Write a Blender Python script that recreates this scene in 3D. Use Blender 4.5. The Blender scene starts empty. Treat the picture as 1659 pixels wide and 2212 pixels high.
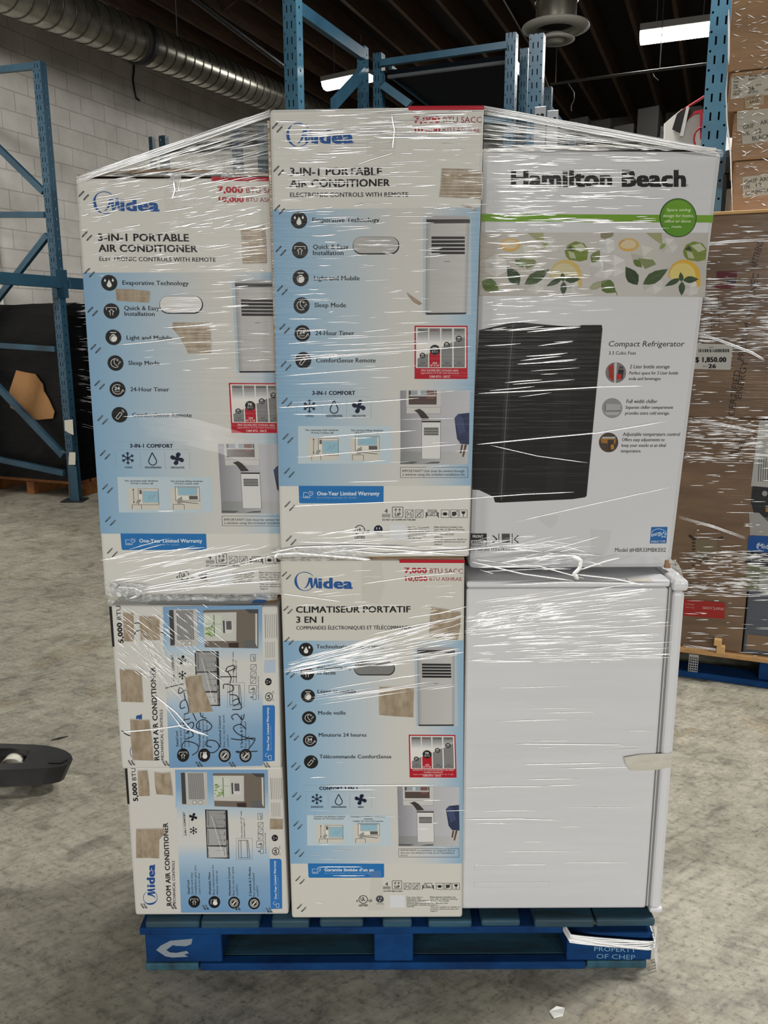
import bpy, bmesh, math, random
from mathutils import Vector, Matrix
from mathutils.geometry import tessellate_polygon

S = bpy.context.scene
COL = S.collection
rnd = random.Random(7)

# ------------------------------------------------------------------ camera
F, PITCH, ROLL, HC = 1780.0, math.radians(12.25), math.radians(-0.25), 1.51
CX, CY, W, H = 829.5, 1106.0, 1659, 2212
cd = bpy.data.cameras.new('camera'); cam = bpy.data.objects.new('camera', cd); COL.objects.link(cam)
cd.sensor_fit = 'VERTICAL'; cd.sensor_height = 32.0; cd.lens = F / H * 32.0
cd.clip_start = 0.05; cd.clip_end = 80
cam.location = (0, 0, HC)
cam.rotation_euler = (Matrix.Rotation(math.pi / 2 - PITCH, 3, 'X') @ Matrix.Rotation(ROLL, 3, 'Z')).to_euler()
S.camera = cam

# ------------------------------------------------------------------ light, sky, exposure
wd = bpy.data.worlds.new('hall_air'); S.world = wd; wd.use_nodes = True
wd.node_tree.nodes['Background'].inputs[0].default_value = (0.9, 0.95, 1.0, 1)
wd.node_tree.nodes['Background'].inputs[1].default_value = 0.012
S.view_settings.view_transform = 'Standard'; S.view_settings.look = 'None'
S.view_settings.exposure = 0.0; S.view_settings.gamma = 1.0; S.view_settings.use_curve_mapping = False
S.cycles.max_bounces = 6; S.cycles.transparent_max_bounces = 16; S.cycles.sample_clamp_indirect = 3.0; S.cycles.sample_clamp_direct = 12.0

YAW = math.radians(22.0)
AX = Vector((math.sin(YAW), math.cos(YAW), 0)); BX = Vector((math.cos(YAW), -math.sin(YAW), 0)); UP = Vector((0, 0, 1))

def area(name, loc, power, size=(1.2, 0.3), yaw=0.0, tilt=0.0, color=(1, 0.985, 0.95)):
    l = bpy.data.lights.new(name, 'AREA'); l.shape = 'RECTANGLE'; l.size, l.size_y = size
    l.energy = power; l.color = color
    o = bpy.data.objects.new(name, l); COL.objects.link(o); o.location = loc
    o.rotation_euler = (tilt, 0, yaw)
    return o
# unseen lamps: a low tilted row behind the camera, then lamps over the racks
for x_, y_ in ((-4.6, -6.0), (-1.6, -6.8), (1.6, -6.8), (4.6, -6.0)):
    area('unseen_lamp_light', (x_, y_, 2.6), 120, (1.6, 0.4), 0.05 * x_, math.radians(48)).data.spread = math.radians(112)  # unseen, set low and spread wide to light the load and its film
area('unseen_lamp_light', (-2.6, 5.0, 4.1), 125, (1.2, 0.3), math.radians(68), math.radians(50))  # unseen lamp, turned to the left wall to brighten it
area('unseen_lamp_light', (0.5, 4.4, 4.25), 75, (1.2, 0.3), -YAW)
area('unseen_lamp_light', (3.0, 2.9, 4.25), 290, (1.2, 0.3), -YAW)

# ------------------------------------------------------------------ picture point -> place
CR, SR = math.cos(ROLL), math.sin(ROLL); CP, SP = math.cos(PITCH), math.sin(PITCH)
def ray(x, y):
    X, Y = (x - CX) / F, -(y - CY) / F
    X, Y = CR * X - SR * Y, SR * X + CR * Y
    return Vector((X, CP + Y * SP, -SP + Y * CP))
EYE = Vector((0, 0, HC))
def onY(x, y, Y): d = ray(x, y); return EYE + d * (Y / d.y)
def onZ(x, y, Z): d = ray(x, y); return EYE + d * ((Z - HC) / d.z)
def onP(x, y, p0, n): d = ray(x, y); return EYE + d * ((p0 - EYE).dot(n) / d.dot(n))

# ------------------------------------------------------------------ colour and materials
def lin(c): return tuple((v / 255 / 12.92) if v <= 10 else (((v / 255) + 0.055) / 1.055) ** 2.4 for v in c[:3])
def L4(c, k=1.0): return tuple(min(0.93, v * k) for v in lin(c)) + (1.0,)
INK_K = 0.80
def ink(c): return L4(c, INK_K)

def mat(name, color=(128, 128, 128), rough=0.5, metal=0.0, k=1.0, spec=0.5, emit=None, estr=0.0):
    m = bpy.data.materials.new(name); m.use_nodes = True
    b = m.node_tree.nodes['Principled BSDF']
    b.inputs['Base Color'].default_value = L4(color, k); b.inputs['Roughness'].default_value = rough
    b.inputs['Metallic'].default_value = metal; b.inputs['Specular IOR Level'].default_value = spec
    if emit: b.inputs['Emission Color'].default_value = L4(emit); b.inputs['Emission Strength'].default_value = estr
    return m
def N(m, t, **kw):
    n = m.node_tree.nodes.new(t)
    for k_, v in kw.items():
        if k_.startswith('i_'): n.inputs[k_[2:].replace('_', ' ')].default_value = v
        else: setattr(n, k_, v)
    return n
def LK(m, a, b): m.node_tree.links.new(a, b)
def ramp(m, src, stops):
    r = N(m, 'ShaderNodeValToRGB'); e = r.color_ramp.elements
    while len(e) < len(stops): e.new(0.5)
    for i, (p, c) in enumerate(stops): e[i].position = p; e[i].color = c if len(c) == 4 else L4(c)
    LK(m, src, r.inputs[0]); return r
def mapped(m, scale=(1, 1, 1), rot=(0, 0, 0), coord='Object'):
    t = N(m, 'ShaderNodeTexCoord'); mp = N(m, 'ShaderNodeMapping')
    mp.inputs['Scale'].default_value = scale; mp.inputs['Rotation'].default_value = rot
    LK(m, t.outputs[coord], mp.inputs[0]); return mp.outputs[0]
def mottled(name, c1, c2, scale=(6, 6, 6), rough=0.6, k=1.0, detail=6, bump=0.0, metal=0.0, lo=0.35, hi=0.65, rot=(0, 0, 0), coat=0.0):
    m = mat(name, c1, rough, metal); b = m.node_tree.nodes['Principled BSDF']
    n = N(m, 'ShaderNodeTexNoise', i_Scale=1.0, i_Detail=detail, i_Roughness=0.62)
    LK(m, mapped(m, scale, rot), n.inputs['Vector'])
    r = ramp(m, n.outputs[0], [(lo, L4(c1, k)), (hi, L4(c2, k))]); LK(m, r.outputs[0], b.inputs['Base Color'])
    if bump:
        bp = N(m, 'ShaderNodeBump'); bp.inputs['Strength'].default_value = bump; bp.inputs['Distance'].default_value = 0.004
        LK(m, n.outputs[0], bp.inputs['Height']); LK(m, bp.outputs[0], b.inputs['Normal'])
    if coat: b.inputs['Coat Weight'].default_value = coat; b.inputs['Coat Roughness'].default_value = 0.15
    return m
def filmed(m, wt=0.16, rough=0.16, scale=(3, 3, 130), strength=0.35):
    """the clinging clear film over a wrapped surface: a coat whose skin is drawn into level wrinkles"""
    b = m.node_tree.nodes['Principled BSDF']
    n = N(m, 'ShaderNodeTexNoise', i_Scale=1.0, i_Detail=3.0); LK(m, mapped(m, scale), n.inputs['Vector'])
    bp = N(m, 'ShaderNodeBump'); bp.inputs['Strength'].default_value = strength; bp.inputs['Distance'].default_value = 0.004
    LK(m, n.outputs[0], bp.inputs['Height'])
    b.inputs['Coat Weight'].default_value = wt; b.inputs['Coat Roughness'].default_value = rough
    LK(m, bp.outputs[0], b.inputs['Coat Normal']); return m
def ink_mat(name, film=True):
    m = mat(name, (200, 200, 200), 0.6, spec=0.18); b = m.node_tree.nodes['Principled BSDF']
    a = N(m, 'ShaderNodeAttribute', attribute_name='Col'); LK(m, a.outputs['Color'], b.inputs['Base Color'])
    return filmed(m, 0.09, 0.2) if film else m

M = {}
M['ink'] = ink_mat('printed_card_under_film')
M['ink_dry'] = ink_mat('printed_card', False)
M['kraft_torn'] = filmed(mottled('torn_kraft_board', (140, 122, 98), (176, 160, 136), (60, 60, 25), 0.75, 0.75), 0.35)
M['kraft'] = filmed(mottled('brown_corrugated_board', (122, 94, 68), (152, 120, 88), (2, 2, 9), 0.7, 1.25), 0.3)
M['kraft_dark'] = filmed(mottled('brown_wrapped_board', (88, 66, 46), (116, 90, 65), (2, 2, 9), 0.7, 0.95), 0.22)
M['kraft_dry'] = mottled('bare_brown_board', (112, 84, 58), (140, 110, 80), (3, 3, 6), 0.8)
M['staple'] = mat('steel_staple', (96, 96, 94), 0.35, 0.9)
M['tape'] = mat('clear_parcel_tape', (196, 190, 178), 0.18)
def film_sheet():
    m = bpy.data.materials.new('clear_stretch_film'); m.use_nodes = True; nt = m.node_tree
    b = nt.nodes['Principled BSDF']; o = nt.nodes['Material Output']
    b.inputs['Base Color'].default_value = (0.85, 0.87, 0.86, 1); b.inputs['Roughness'].default_value = 0.16
    b.inputs['Specular IOR Level'].default_value = 0.8
    t = N(m, 'ShaderNodeBsdfTransparent'); mx = N(m, 'ShaderNodeMixShader'); LK(m, t.outputs[0], mx.inputs[1]); LK(m, b.outputs[0], mx.inputs[2])
    n = N(m, 'ShaderNodeTexNoise', i_Scale=1.0, i_Detail=4.0); LK(m, mapped(m, (7, 7, 160), (0, 0.12, 0)), n.inputs['Vector'])
    r = ramp(m, n.outputs[0], [(0.45, (0.05, 0.05, 0.05, 1)), (0.75, (0.5, 0.5, 0.5, 1))]); LK(m, r.outputs[0], mx.inputs[0])
    bp = N(m, 'ShaderNodeBump'); bp.inputs['Strength'].default_value = 0.6; bp.inputs['Distance'].default_value = 0.004
    LK(m, n.outputs[0], bp.inputs['Height']); LK(m, bp.outputs[0], b.inputs['Normal'])
    LK(m, mx.outputs[0], o.inputs[0]); return m
M['film'] = film_sheet()
M['fold'] = mat('gathered_stretch_film', (252, 253, 252), 0.24, 0.55, 1.06, 1.0)

# ------------------------------------------------------------------ mesh builder and scene bookkeeping
BASE = {}
def tag(o, label=None, cat=None, group=None, kind=None):
    for k_, v in (('label', label), ('category', cat), ('group', group), ('kind', kind)):
        if v: o[k_] = v
    return o
def thing(name, loc, label, cat, group=None):
    e = bpy.data.objects.new(name, None); COL.objects.link(e); e.location = loc; e.empty_display_size = 0.1
    BASE[e.name] = Vector(loc); return tag(e, label, cat, group)

class MB:
    def __init__(s): s.v = []; s.f = []; s.c = []; s.mi = []; s.uv = None; s.sm = []
    def poly(s, pts, c=None, mi=0, smooth=False):
        i = len(s.v); s.v += [Vector(p) for p in pts]; s.f.append(tuple(range(i, i + len(pts)))); s.c.append(c); s.mi.append(mi); s.sm.append(smooth)
    def mesh(s, vs, fs, c=None, mi=0, smooth=False):
        i = len(s.v); s.v += [Vector(p) for p in vs]
        for f in fs: s.f.append(tuple(i + j for j in f)); s.c.append(c); s.mi.append(mi); s.sm.append(smooth)
    def frame(s, o, x, y, z, c=None, mi=0):
        """a box from corner o with edge vectors x, y, z"""
        o, x, y, z = map(Vector, (o, x, y, z))
        vs = [o, o + x, o + x + y, o + y, o + z, o + x + z, o + x + y + z, o + y + z]
        s.mesh(vs, [(0, 3, 2, 1), (4, 5, 6, 7), (0, 1, 5, 4), (1, 2, 6, 5), (2, 3, 7, 6), (3, 0, 4, 7)], c, mi)
    def box(s, a, b, c=None, mi=0):
        s.frame(a, (b[0] - a[0], 0, 0), (0, b[1] - a[1], 0), (0, 0, b[2] - a[2]), c, mi)
    def tube(s, pts, r, n=8, c=None, mi=0, cap=True, smooth=True):
        pts = [Vector(p) for p in pts]; rs = r if isinstance(r, (list, tuple)) else [r] * len(pts)
        rings = []
        for i, p in enumerate(pts):
            d = (pts[min(i + 1, len(pts) - 1)] - pts[max(i - 1, 0)]).normalized()
            u = d.cross(UP) if abs(d.z) < 0.9 else d.cross(Vector((1, 0, 0))); u.normalize(); w = u.cross(d)
            rings.append([p + (u * math.cos(2 * math.pi * k / n) + w * math.sin(2 * math.pi * k / n)) * rs[i] for k in range(n)])
        vs = [q for rg in rings for q in rg]; fs = []
        for i in range(len(pts) - 1):
            for k in range(n): fs.append((i * n + k, i * n + (k + 1) % n, (i + 1) * n + (k + 1) % n, (i + 1) * n + k))
        s.mesh(vs, fs, c, mi, smooth)
        if cap: s.poly(rings[0][::-1], c, mi); s.poly(rings[-1], c, mi)
    def lathe(s, o, prof, n=24, axis=UP, c=None, mi=0, smooth=True):
        axis = Vector(axis).normalized(); u = axis.orthogonal().normalized(); w = axis.cross(u); o = Vector(o)
        vs = [o + axis * h + (u * math.cos(2 * math.pi * k / n) + w * math.sin(2 * math.pi * k / n)) * r for r, h in prof for k in range(n)]
        fs = [(i * n + k, i * n + (k + 1) % n, (i + 1) * n + (k + 1) % n, (i + 1) * n + k) for i in range(len(prof) - 1) for k in range(n)]
        s.mesh(vs, fs, c, mi, smooth)
    def build(s, name, m, parent=None, bevel=0.0, label=None, segs=2):
        ms = m if isinstance(m, (list, tuple)) else [m]
        if parent is not None: base = BASE[parent.name]
        else:
            xs = [p.x for p in s.v]; ys = [p.y for p in s.v]; zs = [p.z for p in s.v]
            base = Vector(((min(xs) + max(xs)) / 2, (min(ys) + max(ys)) / 2, min(zs)))
        me = bpy.data.meshes.new(name); me.from_pydata([tuple(p - base) for p in s.v], [], s.f)
        for q in ms: me.materials.append(q)
        me.polygons.foreach_set('material_index', s.mi); me.polygons.foreach_set('use_smooth', s.sm)
        if any(c is not None for c in s.c):
            ca = me.color_attributes.new('Col', 'FLOAT_COLOR', 'CORNER'); i = 0
            for p, c in zip(me.polygons, s.c):
                per = isinstance(c, list)
                for j in range(p.loop_total):
                    ca.data[p.loop_start + j].color = (c[j] if per else c) or (0.5, 0.5, 0.5, 1)
        if s.uv is not None:
            ul = me.uv_layers.new(name='UVMap')
            for p in me.polygons:
                for li in p.loop_indices: ul.data[li].uv = s.uv(s.v[me.loops[li].vertex_index])
        me.update()
        o = bpy.data.objects.new(name, me); COL.objects.link(o)
        if parent is not None: o.parent = parent; BASE[o.name] = base
        else: o.location = base; BASE[o.name] = base
        if bevel:
            md = o.modifiers.new('edge', 'BEVEL'); md.width = bevel; md.segments = segs; md.limit_method = 'ANGLE'; md.angle_limit = math.radians(40)
        if label: o['label'] = label
        return o

# ------------------------------------------------------------------ lettering
_tc = {}
def glyphs(body, bold=0.0, shear=0.0):
    k_ = (body, bold, shear)
    if k_ in _tc: return _tc[k_]
    cu = bpy.data.curves.new('t', 'FONT'); cu.body = body; cu.size = 1.0; cu.shear = shear; cu.resolution_u = 2; cu.fill_mode = 'FRONT'
    cu.space_character = 1.0 + bold * 1.2
    o = bpy.data.objects.new('t', cu); COL.objects.link(o)
    dg = bpy.context.evaluated_depsgraph_get(); me = bpy.data.meshes.new_from_object(o.evaluated_get(dg))
    vs = [(v.co.x, v.co.y) for v in me.vertices]; fs = [tuple(p.vertices) for p in me.polygons]
    bpy.data.objects.remove(o); bpy.data.curves.remove(cu); bpy.data.meshes.remove(me)
    if not vs: vs = [(0, 0)]
    # a heavier weight is the same letter struck several times, a little to each side
    st = [(0, 0)] if bold == 0 else ([(-bold, 0), (bold, 0)] if bold <= .022 else [(-bold, -bold * .5), (0, 0), (bold, bold * .5), (-bold, bold * .5), (bold, -bold * .5)])
    x0 = min(v[0] for v in vs) - bold; x1 = max(v[0] for v in vs) + bold
    _tc[k_] = ([[((x + a - x0) / max(x1 - x0, 1e-6), (y + b) / 0.70) for x, y in vs] for a, b in st], fs)
    return _tc[k_]

class Print:
    """printing on one flat face: points come in as (x, y) of a map, go to the face, each layer a hair above the last"""
    def __init__(s, place): s.mb = MB(); s.place = place; s.map = None; s.n = 0
    def P(s, x, y, l): q = s.map(x, y) if s.map else (x, y); return s.place(q[0], q[1], l + (s.n % 190) * 0.0045)
    def poly(s, pts, c, l=1):
        s.n += 1; tri = tessellate_polygon([[Vector((p[0], p[1], 0)) for p in pts]])
        s.mb.mesh([s.P(x, y, l) for x, y in pts], [tuple(t) for t in tri], ink(c))
    def quad(s, x0, y0, x1, y1, c, l=1): s.poly([(x0, y0), (x1, y0), (x1, y1), (x0, y1)], c, l)
    def grad(s, pts, cs, l=1):
        """4 corners, a list of colours from the 0-3 edge to the 1-2 edge (pos, colour)"""
        s.n += 1
        def e(p, q, t): return (p[0] + (q[0] - p[0]) * t, p[1] + (q[1] - p[1]) * t)
        for (t0, c0), (t1, c1) in zip(cs, cs[1:]):
            q = [e(pts[0], pts[1], t0), e(pts[0], pts[1], t1), e(pts[3], pts[2], t1), e(pts[3], pts[2], t0)]
            s.mb.poly([s.P(x, y, l) for x, y in q], [ink(c0), ink(c1), ink(c1), ink(c0)])
    def ell(s, x, y, rx, ry, c, l=1, n=28): s.poly([(x + rx * math.cos(6.2832 * i / n), y + ry * math.sin(6.2832 * i / n)) for i in range(n)], c, l)
    def ring(s, x, y, rx, ry, w, c, l=2, n=28, a0=0.0, a1=6.2832):
        for i in range(n):
            t0 = a0 + (a1 - a0) * i / n; t1 = a0 + (a1 - a0) * (i + 1) / n
            q = [(x + (rx + d) * math.cos(t), y + (ry + d) * math.sin(t)) for t, d in ((t0, 0), (t1, 0), (t1, -w), (t0, -w))]
            s.mb.poly([s.P(a, b, l) for a, b in q], ink(c))
    def line(s, pts, w, c, l=2):
        for (x0, y0), (x1, y1) in zip(pts, pts[1:]):
            s.n += 1; d = math.hypot(x1 - x0, y1 - y0) or 1; nx, ny = -(y1 - y0) / d * w / 2, (x1 - x0) / d * w / 2
            s.mb.poly([s.P(*p, l) for p in ((x0 + nx, y0 + ny), (x1 + nx, y1 + ny), (x1 - nx, y1 - ny), (x0 - nx, y0 - ny))], ink(c))
    def rect(s, x0, y0, x1, y1, w, c, l=2): s.line([(x0, y0), (x1, y0), (x1, y1), (x0, y1), (x0, y0)], w, c, l)
    def text(s, t, x0, y0, x1, y1, cap, c=(38, 38, 40), b=0.0, l=3, sh=0.0):
        vss, fs = glyphs(t, b, sh); dx, dy = x1 - x0, y1 - y0; d = math.hypot(dx, dy); ux, uy = dy / d * cap, -dx / d * cap
        for vs in vss: s.n += 1; s.mb.mesh([s.P(x0 + dx * u + ux * v, y0 + dy * u + uy * v, l) for u, v in vs], fs, ink(c))
    def build(s, name, parent, m=None): return s.mb.build(name, m or M['ink'], parent)

def crop(ox, oy, k): return lambda x, y: (ox + x / k, oy + y / k)

class Face:
    """front of a carton: four picture corners (tl, tr, br, bl) taken on the upright plane at distance Y"""
    def __init__(s, tl, tr, br, bl, Y, umax=1.0):
        s.Y = Y; s.umax = umax; s.q = [onY(*p, Y) for p in (tl, tr, br, bl)]
        for p in s.q: pass
    def uv2p(s, u, v, l=0):
        u = min(u, s.umax); a, b, c, d = s.q
        p = (a * (1 - u) + b * u) * (1 - v) + (d * (1 - u) + c * u) * v
        return p + Vector((0, -0.00022 * l, 0))
    def px2uv(s, x, y):
        p = onY(x, y, s.Y); a, b, c, d = s.q; u = v = 0.5
        for _ in range(8):
            lx, rx = a.x + (d.x - a.x) * v, b.x + (c.x - b.x) * v; u = (p.x - lx) / (rx - lx)
            tz, bz = a.z + (b.z - a.z) * u, d.z + (c.z - d.z) * u; v = (p.z - tz) / (bz - tz)
        return u, v
    def px(s, x, y, l=0): return onY(x, y, s.Y) + Vector((0, -0.00022 * l, 0))
    def carton(s, parent, depth, m, umax=None, bevel=0.006, zb=None, zt=None):
        um = s.umax if umax is None else umax; a, b, c, d = s.q
        f = [a, a * (1 - um) + b * um, d * (1 - um) + c * um, d]; f = [p.copy() for p in f]
        if zb is not None: f[2].z = f[3].z = zb
        if zt is not None: f[0].z = f[1].z = zt
        k = [p + Vector((0, depth, 0)) for p in f]
        for p in k: p.x = min(max(p.x, min(f[0].x, f[3].x)), max(f[1].x, f[2].x))
        mb = MB(); mb.mesh(f + k, [(0, 3, 2, 1), (4, 5, 6, 7), (0, 1, 5, 4), (1, 2, 6, 5), (2, 3, 7, 6), (3, 0, 4, 7)], ink(m) if isinstance(m, tuple) else None)
        return mb.build('carton', M['ink'] if isinstance(m, tuple) else m, parent, bevel)
    def base(s, depth): return Vector(((s.q[2].x + s.q[3].x) / 2, s.Y + depth / 2, min(s.q[2].z, s.q[3].z)))

# ================================================================== THE HALL
def concrete():
    m = mat('worn_concrete', (150, 146, 132), 0.42); b = m.node_tree.nodes['Principled BSDF']
    co = mapped(m, (1, 1, 1)); last = [None]
    def layer(src, stops, fac):
        r = ramp(m, src, stops)
        if last[0] is None: last[0] = r.outputs[0]; return
        mu = N(m, 'ShaderNodeMix', data_type='RGBA', blend_type='MULTIPLY'); mu.inputs[0].default_value = fac
        LK(m, last[0], mu.inputs[6]); LK(m, r.outputs[0], mu.inputs[7]); last[0] = mu.outputs[2]
    def noise(scale, detail=6.0, rough=.62, rot=0.0, dist=0.0):
        n = N(m, 'ShaderNodeTexNoise', i_Scale=1.0, i_Detail=detail, i_Roughness=rough, i_Distortion=dist)
        t = N(m, 'ShaderNodeTexCoord'); mp = N(m, 'ShaderNodeMapping', vector_type='TEXTURE')
        mp.inputs['Scale'].default_value = tuple(1 / v for v in scale); mp.inputs['Rotation'].default_value = (0, 0, rot)
        LK(m, t.outputs['Object'], mp.inputs[0]); LK(m, mp.outputs[0], n.inputs['Vector']); return n.outputs[0]
    g = lambda v: (v, v * .995, v * .98, 1)
    n1 = noise((1.1, 1.3, 1), 5); layer(n1, [(0.3, L4((122, 119, 109))), (0.5, L4((133, 130, 119))), (0.72, L4((146, 142, 131)))], 1)   # broad wear
    layer(noise((7, 8, 1), 7, .68, .3, .8), [(0.36, g(.60)), (0.46, g(.95)), (0.60, g(1.16))], 0.9)                                   # scuffed clouds
    n2 = noise((9, 46, 1), 6, .7, .62); layer(n2, [(0.35, g(.64)), (0.45, g(.96)), (0.62, g(1.16))], 0.7)                            # sweeping scratches one way
    layer(noise((8, 44, 1), 6, .7, -.5), [(0.33, g(.58)), (0.43, g(.97)), (0.64, g(1.18))], 0.7)                                     # and the other
    layer(noise((62, 70, 1), 4, .7), [(0.34, g(.50)), (0.44, g(1.0)), (0.64, g(1.16))], 0.8)                                           # pits
    layer(noise((2.3, 3.1, 1), 4, .55, .9, .5), [(0.60, (1, 1, 1, 1)), (0.66, (.84, .77, .67, 1)), (0.75, (.76, .68, .58, 1))], 0.7)   # brown stains
    v = N(m, 'ShaderNodeTexVoronoi', feature='DISTANCE_TO_EDGE', i_Scale=1.0); nd = N(m, 'ShaderNodeTexNoise', i_Scale=3.0, i_Detail=5.0); LK(m, co, nd.inputs['Vector'])
    ad = N(m, 'ShaderNodeMix', data_type='RGBA', blend_type='ADD'); ad.inputs[0].default_value = 0.5
    LK(m, mapped(m, (0.5, 1.4, 1), (0, 0, 0.6)), ad.inputs[6]); LK(m, nd.outputs['Color'], ad.inputs[7]); LK(m, ad.outputs[2], v.inputs['Vector'])
    layer(v.outputs['Distance'], [(0.0, g(.55)), (0.006, g(1.0))], 0.4)                                                                # hairline cracks
    LK(m, last[0], b.inputs['Base Color'])
    bp = N(m, 'ShaderNodeBump'); bp.inputs['Strength'].default_value = 0.3; bp.inputs['Distance'].default_value = 0.003
    LK(m, n2, bp.inputs['Height']); LK(m, bp.outputs[0], b.inputs['Normal'])
    rr = ramp(m, n1, [(0.3, (0.38, 0.38, 0.38, 1)), (0.7, (0.6, 0.6, 0.6, 1))]); LK(m, rr.outputs[0], b.inputs['Roughness'])
    return m
def blockwall():
    m = mat('painted_block_wall', (206, 202, 194), 0.7); b = m.node_tree.nodes['Principled BSDF']
    uv = mapped(m, (1, 1, 1), coord='UV')
    br = N(m, 'ShaderNodeTexBrick', i_Scale=1.0, i_Mortar_Size=0.006, i_Mortar_Smooth=0.3, i_Brick_Width=0.4, i_Row_Height=0.2)
    br.inputs['Color1'].default_value = L4((226, 222, 214)); br.inputs['Color2'].default_value = L4((235, 231, 224)); br.inputs['Mortar'].default_value = L4((196, 192, 184))
    LK(m, uv, br.inputs['Vector'])
    n = N(m, 'ShaderNodeTexNoise', i_Scale=2.2, i_Detail=7.0, i_Roughness=0.65); LK(m, uv, n.inputs['Vector'])
    r = ramp(m, n.outputs[0], [(0.32, (0.76, 0.75, 0.73, 1)), (0.6, (1, 1, 1, 1))])
    mu = N(m, 'ShaderNodeMix', data_type='RGBA', blend_type='MULTIPLY'); mu.inputs[0].default_value = 0.8
    LK(m, br.outputs[0], mu.inputs[6]); LK(m, r.outputs[0], mu.inputs[7]); LK(m, mu.outputs[2], b.inputs['Base Color'])
    bp = N(m, 'ShaderNodeBump', invert=True); bp.inputs['Strength'].default_value = 0.6; bp.inputs['Distance'].default_value = 0.006
    LK(m, br.outputs['Fac'], bp.inputs['Height']); LK(m, bp.outputs[0], b.inputs['Normal']); return m
M['floor'] = concrete(); M['wall'] = blockwall()
M['timber'] = mottled('old_roof_timber', (62, 45, 32), (90, 66, 47), (2, 2, 14), 0.8)
M['deck'] = mottled('dark_roof_deck', (30, 24, 20), (44, 34, 28), (3, 3, 3), 0.85)
M['dark'] = mat('dark_paint_and_shade', (16, 17, 19), 0.7)  # black parts, and sheets that stand in for shade inside hollows

def struct(o): o['kind'] = 'structure'; return o
fl = MB(); fl.box((-9, -7, -0.12), (11, 21, 0)); struct(fl.build('floor', M['floor']))
fl = MB(); fl.box((-9, -7, 5.5), (11, 21, 5.6)); struct(fl.build('ceiling', M['deck']))

LP = onZ(157, 1083, 0)                       # foot of the left rack's corner post
WL0 = LP - BX * 1.62                          # a point of the left wall's foot
def wall(name, p, d, length, h, thick):
    d = Vector(d).normalized(); n = Vector((d.y, -d.x, 0))
    w = MB(); w.frame(p, d * length, -n * thick, UP * h); w.uv = lambda q: ((q - p).dot(d) + (q - p).dot(n), q.z)
    return struct(w.build(name, M['wall']))
wall('wall_left', WL0 - AX * 9, AX, 21, 5.5, 0.2)
pil = MB(); pp = WL0 + AX * 0.15 + BX * 0.001
pil.frame(pp, AX * 0.62, BX * 0.22, UP * 5.5); pil.uv = lambda q: ((q - pp).dot(AX) + (q - pp).dot(BX), q.z + 0.07)
struct(pil.build('trim_1', M['wall']))
far = MB(); fp = WL0 + AX * 11.5; far.frame(fp, BX * 16, AX * 0.2, UP * 5.5); far.uv = lambda q: ((q - fp).dot(BX), q.z)
struct(far.build('wall_back', mottled('dim_back_wall', (96, 94, 92), (120, 118, 114), (2, 2, 2), 0.8)))

# roof joists, one timber each, run with the aisle
for i in range(30):
    o = WL0 - AX * 4 + BX * (0.25 + i * 0.5)
    j = MB(); j.frame(o + UP * 5.22, BX * 0.05, AX * 15.3, UP * 0.275); struct(j.build('ceiling_joist', M['timber']))
for i in range(2, 26):
    o = WL0 + AX * (3.4 + (i % 3) * 0.03) + BX * (0.30 + i * 0.5)
    for s in (0, 1):
        j = MB(); j.tube([o + UP * (5.25 + 0.22 * s), o + BX * 0.45 + UP * (5.47 - 0.22 * s)], 0.02, 4); struct(j.build('ceiling_brace', M['timber']))

# ================================================================== THE PALLET
PB = mottled('chipped_blue_paint', (2, 40, 84), (4, 62, 116), (7, 7, 12), 0.8, 0.78, 8, 0.3); PB.node_tree.nodes['Principled BSDF'].inputs['Specular IOR Level'].default_value = 0.2
PD = mottled('worn_teal_board', (22, 44, 52), (30, 72, 92), (4, 18, 18), 0.7, 1.0, 8, 0.5)
PE = mottled('split_board_end', (14, 38, 50), (34, 82, 98), (18, 18, 6), 0.7, 1.0, 8, 0.5)
PALY, PALX0, PALX1, PALD, DECK = 1.716, -0.602, 0.640, 1.02, 0.140
pal = thing('wooden_pallet', (0.02, PALY + PALD / 2, 0), 'worn blue wooden block pallet under the tall wrapped load of boxes and fridges', 'pallet')
PB2 = mottled('bare_split_wood', (70, 52, 34), (104, 80, 52), (3, 20, 20), 0.8)
def pbox(name, x0, x1, y0, y1, z0, z1, m, bev=0.003, lab=None):
    b = MB(); b.box((x0, y0, z0), (x1, y1, z1)); return b.build(name, m, pal, bev, lab)
def px2x(px, y, Y=PALY): return onY(px, y, Y).x
ends = [(312, 430), (433, 560), (586, 668), (690, 785), (826, 890), (925, 1020), (1040, 1125), (1155, 1285), (1288, 1416)]
for a, b in ends:
    pbox('deck_board', px2x(a, 1995), px2x(b, 1995), PALY + rnd.uniform(0.0, 0.006), PALY + PALD, 0.118 - rnd.uniform(0, .003), DECK - rnd.uniform(0.0, 0.004), PD, 0.006)
pbox('stringer_board', PALX0 + .01, PALX1 - .215, PALY + 0.004, PALY + 0.13, 0.098, 0.1175, PB)
pbox('stringer_board', PALX1 - .214, PALX1 - .006, PALY + 0.03, PALY + 0.13, 0.100, 0.1175, PB2, 0.003, 'stringer board broken to bare wood')
for y in (0.45, 0.89): pbox('stringer_board', PALX0 + .01, PALX1 - .01, PALY + y, PALY + y + 0.13, 0.098, 0.1175, PD)
blocks = []
for r, y in enumerate((0.006, 0.45, 0.875)):
    for a, b in ((312, 478), (808, 893), (1226, 1411)):
        blocks.append(pbox('block', px2x(a, 2045), px2x(b, 2045), PALY + y, PALY + y + 0.138, 0.0205, 0.0975, PB, 0.004))
pbox('bottom_board', px2x(312, 2080), px2x(428, 2080), PALY + 0.003, PALY + 0.14, 0, 0.02, PE)
pbox('bottom_board', px2x(431, 2080), px2x(1266, 2080), PALY + 0.001, PALY + 0.03, 0, 0.0205, PB)
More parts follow.
